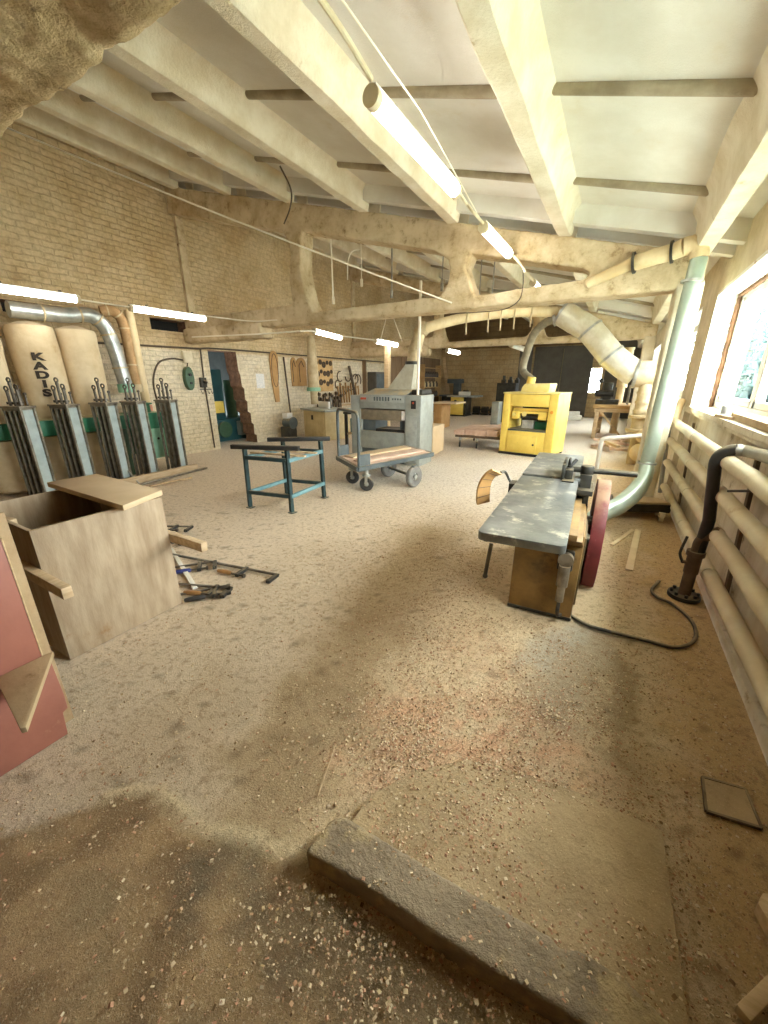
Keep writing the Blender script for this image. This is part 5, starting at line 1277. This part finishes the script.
t = thing('wooden_crate', 'wooden crate with boards on top just right of the grey planer', 'crate', (aty(433.5, 421, 11.9).x, 11.9, 0))
w_ = aty(440.5, 421, 11.9).x - t.location.x
g = G(); g.box(0, 0, 0, w_ + .02, .8, .78); part('body', g, M['tmpl'], t, bev=.005)
g = G(); g.box(-.05, -.05, .78, w_ + .5, .9, .83); part('top_board', g, M['hardboard'], t)
t = thing('shelf_unit', 'rough shelf with rows of dark bottles and tins in the far left corner', 'shelf', (XL + .05, aty(437, 388, 17.5).y, .0)); yy = 17.6
t.location = (XL + .03, 17.3, .75)
g = G()
for z in (.0, .42, .84, 1.25): g.box(0, -.95, z, .28, .95, z + .03)
for y in (-.95, .92): g.box(0, y, 0, .28, y + .03, 1.4)
part('shelf_board', g, M['toolboard'], t)
M['jar'] = mat('dark_jar', rgb(84, 70, 52), rgb(60, 50, 40), 8, .5)
kk = 0
bot = None
for z in (.03, .45, .87):
    for i in range(9):
        kk += 1; h = .20 + .08 * ((i * 5 + kk) % 3) / 2; r = .06 + .015 * ((i * 3 + kk) % 2)
        y = t.location.y - .82 + i * .2; zz = t.location.z + z
        g = G(); g.lathe((XL + .17, y, zz), [(r, 0), (r, h * .65), (r * .45, h * .82), (r * .45, h)], 12)
        row = {.03: 'bottom', .45: 'middle', .87: 'upper'}[z]
        single('bottle', g, M['jar'] if (i + kk) % 4 else M['cream'], 'small bottle in the %s row of the far corner shelf' % row, 'bottle', 'bottles on the %s row of the far shelf' % row)
a, b = aty(444, 357, 18.9), aty(450, 412, 18.8); b.z = 0; g = G(); g.bar(a, b, .16, .05); single('leaning_plank', g, M['wood'], 'pale plank leaning by the bottle shelf in the far left corner', 'plank')
t = thing('filing_cabinet', 'black cabinet with small machines on top behind the yellow planer', 'cabinet', (aty(494.5, 412, 15.0).x, 15.0, 0))
w_ = aty(513, 412, 15.0).x - t.location.x; hz = aty(500, 383, 15).z
g = G(); g.box(0, 0, 0, w_, .6, hz); part('body', g, M['black'], t, bev=.01)
g = G(); g.box(.03, -.012, .06, w_ * .49, 0, hz - .05); g.box(w_ * .51, -.012, .06, w_ - .03, 0, hz - .05); part('door', g, M['castd'], t)
for i in range(3):
    g = G(); x = t.location.x + .12 + i * .24; g.box(x, 15.1, hz, x + .14, 15.3, hz + .12); g.cyl((x + .07, 15.2, hz + .10), (x + .07, 15.2, hz + .26 - .04 * i), .05, 12)
    single('small_motor', g, M['castd'], ('leftmost small motor on top of the black cabinet', 'middle small motor on top of the black cabinet', 'rightmost small motor on top of the black cabinet')[i], 'motor')
t = thing('grey_locker', 'narrow grey locker beside the black cabinet, left of the yellow planer', 'locker', (aty(491, 414, 14.0).x, 14.0, 0))
g = G(); g.box(0, 0, 0, .25, .5, .78); part('body', g, M['grey'], t, bev=.01)
g = G(); g.box(.02, -.01, .05, .23, 0, .72); part('door', g, M['greyp'], t)
for i, x in enumerate((476.5, 485, 493.5)):
    p = aty(x, 407, 17.8); g = G(); g.box(p.x - .16, 17.7, 0, p.x + .16, 18.0, .08); g.cyl((p.x - .15, 17.85, .22), (p.x + .13, 17.85, .22), .15, 16); g.cyl((p.x + .13, 17.85, .22), (p.x + .24, 17.85, .22), .03, 10)
    single('electric_motor', g, M['castd'], ('leftmost dark motor on the floor by the back wall', 'middle dark motor on the floor by the back wall', 'rightmost dark motor on the floor by the back wall')[i], 'motor')
# planks on a low trolley left of the yellow planer
pz = .42
t = thing('plank_trolley', 'low trolley on casters loaded with pinkish planks beside the yellow planer', 'trolley', (-2.66, 9.2, 0))
g = G(); g.box(-.45, -.5, .24, .6, .9, .30); part('deck', g, M['rust'], t)
for (x, y) in ((-.36, -.4), (.05, -.4), (-.36, .7), (.45, .7)):
    wv = wheel('caster', x, y, .08, .04, (1, .3, 0), M['rubber'], t)
    g = G(); g.cyl((x, y, .16), (x, y, .24), .03, 10); part('caster_fork', g, M['galv'], wv)
for i in range(4):
    g = G(); x0 = -2.66 - .47 + i * .25; g.box(x0, 8.66 + .05 * (i % 2), .30, x0 + .235, 10.1, .40 + .012 * i)
    single('plank', g, M['pink'], 'pinkish plank on the low trolley, ' + ('outermost left', 'second from left', 'third from left', 'next to the yellow planer')[i], 'plank', 'planks on the low trolley', bev=.004)
# bench with machine by the far pillar
t = thing('workbench', 'wooden workbench with diagonal braces by the far right pillar', 'bench', (aty(606, 436, 11.9).x, 11.9, 0), math.radians(-3)); O_ = t.location
bx0, bx1 = aty(594, 430, 11.9).x - O_.x, aty(632, 430, 11.9).x - O_.x
g = G(); g.box(bx0 - .12, -.05, .80, min(bx1 + .25, .74 - O_.x), 1.5, .88); part('top', g, M['toolboard'], t, bev=.006)
g = G(); g.box(bx0 - .08, .0, .70, min(bx1 + .2, .72 - O_.x), .05, .80); part('apron', g, M['wood'], t)
for x in (bx0, bx1):
    for y in (.05, 1.4):
        g = G(); g.box(x - .05, y - .05, 0, x + .05, y + .05, .80); part('leg', g, M['wood'], t, bev=.004)
g = G(); g.bar((bx0 + .05, .02, .74), (bx1 - .25, .02, .12), .04, .09, (0, 1, 0)); part('brace', g, M['wood'], t)
g = G(); g.bar((bx0, .05, .12), (bx0, 1.4, .12), .05, .07); g.bar((bx0, .05, .45), (bx0, 1.4, .45), .05, .07); part('stretcher', g, M['wood'], t)
t = thing('bench_vise', 'dark bench machine standing on the workbench before the bright back window', 'machine', (O_.x + bx0 + .15, 12.4, .88))
g = G(); g.box(-.25, -.15, 0, .3, .25, .12); g.box(-.1, -.05, .12, .1, .15, .55); part('body', g, M['castd'], t, bev=.01)
g = G(); g.cyl((-.3, 0, .28), (.15, 0, .28), .09, 14); g.cyl((-.2, -.2, .6), (-.2, .2, .6), .06, 12); part('head', g, M['black'], t)
g = G(); g.tube([(.5, .1, 0), (.5, .1, .5)], .03, 10); part('rod', g, M['galv'], t)
p = aty(628, 352, 13.5); g = G(); g.cyl((p.x, 13.5, 1.3), (p.x, 13.5, 2.35), .14, 18); g.ring((p.x, 13.5, 2.33), (0, 0, 1), .16, .03, .05, 20); g.cyl((p.x, 13.5, 0), (p.x, 13.5, 1.3), .10, 14); single('stack_pipe', g, M['pvcd'], 'dusty upright pipe behind the wide silvery duct', 'pipe')
for i in range(2):
    g = G(); p = aty(569 + i * 3, 418, 17.5); g.box(p.x - .35, 17.5 - i * .3, .0 + i * .0, p.x + .35, 17.75 - i * .3, .30 - .12 * i); single('pale_box', g, M['white'], ('pale box on the floor against the dark double door', 'lower pale box in front of the other by the dark double door')[i], 'box', bev=.01)
rnd = random.Random(5)
for i in range(11):
    p = atz(602 + rnd.random() * 26, 446 + rnd.random() * 5, 0); p.x = min(p.x, .30); p.y = max(p.y, 9.6); a = rnd.random() * PI; L_ = .14 + .2 * rnd.random(); z = .03 + .05 * (i // 3)
    d = Vector((math.cos(a), math.sin(a), .1)) * L_
    g = G(); g.bar(p - d + Vector((0, 0, z)), p + d + Vector((0, 0, z)), .08, .05); single('wood_offcut', g, M['pink'] if i % 3 else M['hardboard'], 'short wood offcut in the heap on the floor behind the white pipe loop', 'offcut', 'offcut heap by the pillar')

# ------------------------------------------------------------------ loose shavings and crumbs on the floor: nobody could count them
def shavings(n, seed, dens, smin, smax, flat=False):
    R_ = random.Random(seed); g = G(); cnt = 0; vs = g.v; fs = g.f
    while cnt < n:
        x = R_.uniform(-2.7, .74); y = R_.uniform(-.1, 4.6)
        if R_.random() > dens(x, y): continue
        s = smin + (smax - smin) * R_.random() ** 2.5; a = R_.random() * 2 * PI
        ca, sa = math.cos(a), math.sin(a); w = s * R_.uniform(.3, .9); h = s * R_.uniform(.08, .5); tl = R_.uniform(-.35, .35) * s; z0 = height(x, y) + .0015
        def P(u_, v_, z): return (x + ca * u_ - sa * v_, y + sa * u_ + ca * v_, z0 + z)
        b = len(vs)
        vs += [P(-s / 2, -w / 2, 0), P(s / 2, -w / 2, max(0, tl)), P(s / 2, w / 2, max(0, tl)), P(-s / 2, w / 2, 0), P(0, -w / 2, h), P(0, w / 2, h)]
        fs += [(b, b + 4, b + 5, b + 3), (b + 4, b + 1, b + 2, b + 5), (b, b + 1, b + 4), (b + 3, b + 5, b + 2)]
        cnt += 1
    return g
def inpoly(x, y, P):
    c = False; j = len(P) - 1
    for i in range(len(P)):
        if (P[i][1] > y) != (P[j][1] > y) and x < (P[j][0] - P[i][0]) * (y - P[i][1]) / (P[j][1] - P[i][1]) + P[i][0]: c = not c
        j = i
    return c
PADP = [(p[0], p[1]) for p in pad_pts(0)]; KERB = KPT
def height(x, y):
    if inpoly(x, y, KERB): return .076
    if inpoly(x, y, PADP): return .034 - .02 * max(0, min(1, (y - .9) / .3))
    return -.002
def gs(x, y, cx, cy, s): return math.exp(-((x - cx) ** 2 + (y - cy) ** 2) / (2 * s * s))
def dens(x, y):
    d = .045 + (.04 if y < .55 else 0) + .8 * gs(x, y, -.55, 1.2, .2) + .55 * gs(x, y, -.12, 1.5, .26) + .3 * gs(x, y, .1, 1.0, .3) + .05 * gs(x, y, -.35, .42, .2) + .3 * gs(x, y, -.75, 1.9, .35) + .3 * gs(x, y, -.8, 2.8, .4) + .22 * gs(x, y, -.1, .8, .3) + .2 * gs(x, y, .15, .5, .2) + .1 * gs(x, y, -.5, .35, .15) + .1 * gs(x, y, .55, 1.6, .4) + .10 * gs(x, y, -.3, .10, .2) + .2 * gs(x, y, .3, 2.2, .3)
    k_ = mnoise.noise(Vector((x * 4, y * 4, 1))); d *= max(0, .75 + 1.1 * k_)
    if inpoly(x, y, KERB): d *= .22
    if -.55 < x < .14 and 2.36 < y < 3.85: d = 0
    if x < -2.0 and y > .58: d *= .0 if x < -2.35 else 1
    if x < -1.84 and y < .5: d = 0
    return min(1, d)
g = shavings(46000, 3, dens, .0025, .0125)
o = bpy.data.objects.new('wood_shavings', mesh_of('wood_shavings', g, M['chip'])); COL.objects.link(o); o['kind'] = 'stuff'; o['label'] = 'scattered wood shavings and crumbs over the dusty foreground floor'; o['category'] = 'wood shavings'
# the larger chips are things one could pick up
rnd = random.Random(11)
for i, (x, y) in enumerate(((330, 985), (372, 962), (361, 920), (204, 924), (683, 942), (497, 862), (603, 922), (648, 915))):
    pass

# ------------------------------------------------------------------ outside the windows
g = G(); g.box(1.6, -8, -.3, 40, 40, -.2); o = bpy.data.objects.new('ground_outside', mesh_of('ground_outside', g, mat('pale_yard', rgb(190, 196, 186), rgb(170, 180, 166), 1))); COL.objects.link(o); o['kind'] = 'structure'
def tree(lab, x, y, h, r, n, seed):
    t = thing('tree', lab, 'tree', (x, y, -.2)); R_ = random.Random(seed)
    g = G(); g.tube([(0, 0, 0), (.05, .03, h * .4), (.0, .1, h * .8)], [.12, .09, .04], 10); part('trunk', g, M['bark'], t)
    g = G()
    for i in range(n):
        a = R_.random() * 2 * PI; b = math.acos(R_.uniform(-1, 1)); q = r * R_.random() ** .4
        c = Vector((q * math.sin(b) * math.cos(a), q * math.sin(b) * math.sin(a), h * .62 + q * 1.2 * math.cos(b))); u_ = Vector((R_.uniform(-1, 1), R_.uniform(-1, 1), R_.uniform(-1, 1))).normalized(); v_ = u_.orthogonal().normalized(); s = R_.uniform(.06, .13)
        g.add([c - u_ * s, c - v_ * s * .4, c + u_ * s, c + v_ * s * .4], [(0, 1, 2, 3)])
    part('foliage', g, M['leaf'], t)
q = aty(750, 350, 13.0); tree('hazy green tree outside the near window', q.x, 13.0, 3.6, 1.25, 2600, 2)
q = aty(766, 400, 8.5); tree('lower hazy bush outside the window by its right edge', q.x, 8.5, 2.3, .7, 1500, 4)

# ------------------------------------------------------------------ daylight
w = bpy.data.worlds.new('sky'); SC.world = w; w.use_nodes = True
bg = w.node_tree.nodes['Background']; bg.inputs[0].default_value = (.985, .99, 1.0, 1); bg.inputs[1].default_value = SKY
def portal(c, rot, sx, sy):
    l = bpy.data.lights.new('window_daylight', 'AREA'); l.shape = 'RECTANGLE'; l.size = sx; l.size_y = sy; l.cycles.is_portal = True
    o = bpy.data.objects.new('window_daylight', l); COL.objects.link(o); o.location = c; o.rotation_euler = rot
for a, b in wins: portal((XW + .40, (a + b) / 2, (ZS + ZT) / 2), (0, PI / 2, 0), ZT - ZS + .1, b - a + .1)
portal((-.87, YB + .32, 1.47), (-PI / 2, 0, 0), .55, 1.1)
SC.cycles.max_bounces = 12; SC.cycles.diffuse_bounces = 8; SC.cycles.glossy_bounces = 4; SC.cycles.transparent_max_bounces = 12
SC.cycles.sample_clamp_indirect = 8; SC.cycles.caustics_reflective = False; SC.cycles.caustics_refractive = False
SC.cycles.use_denoising = True
SC.view_settings.view_transform = 'Standard'; SC.view_settings.look = 'None'; SC.view_settings.exposure = EXPO; SC.view_settings.gamma = 1
SC.view_settings.use_curve_mapping = False
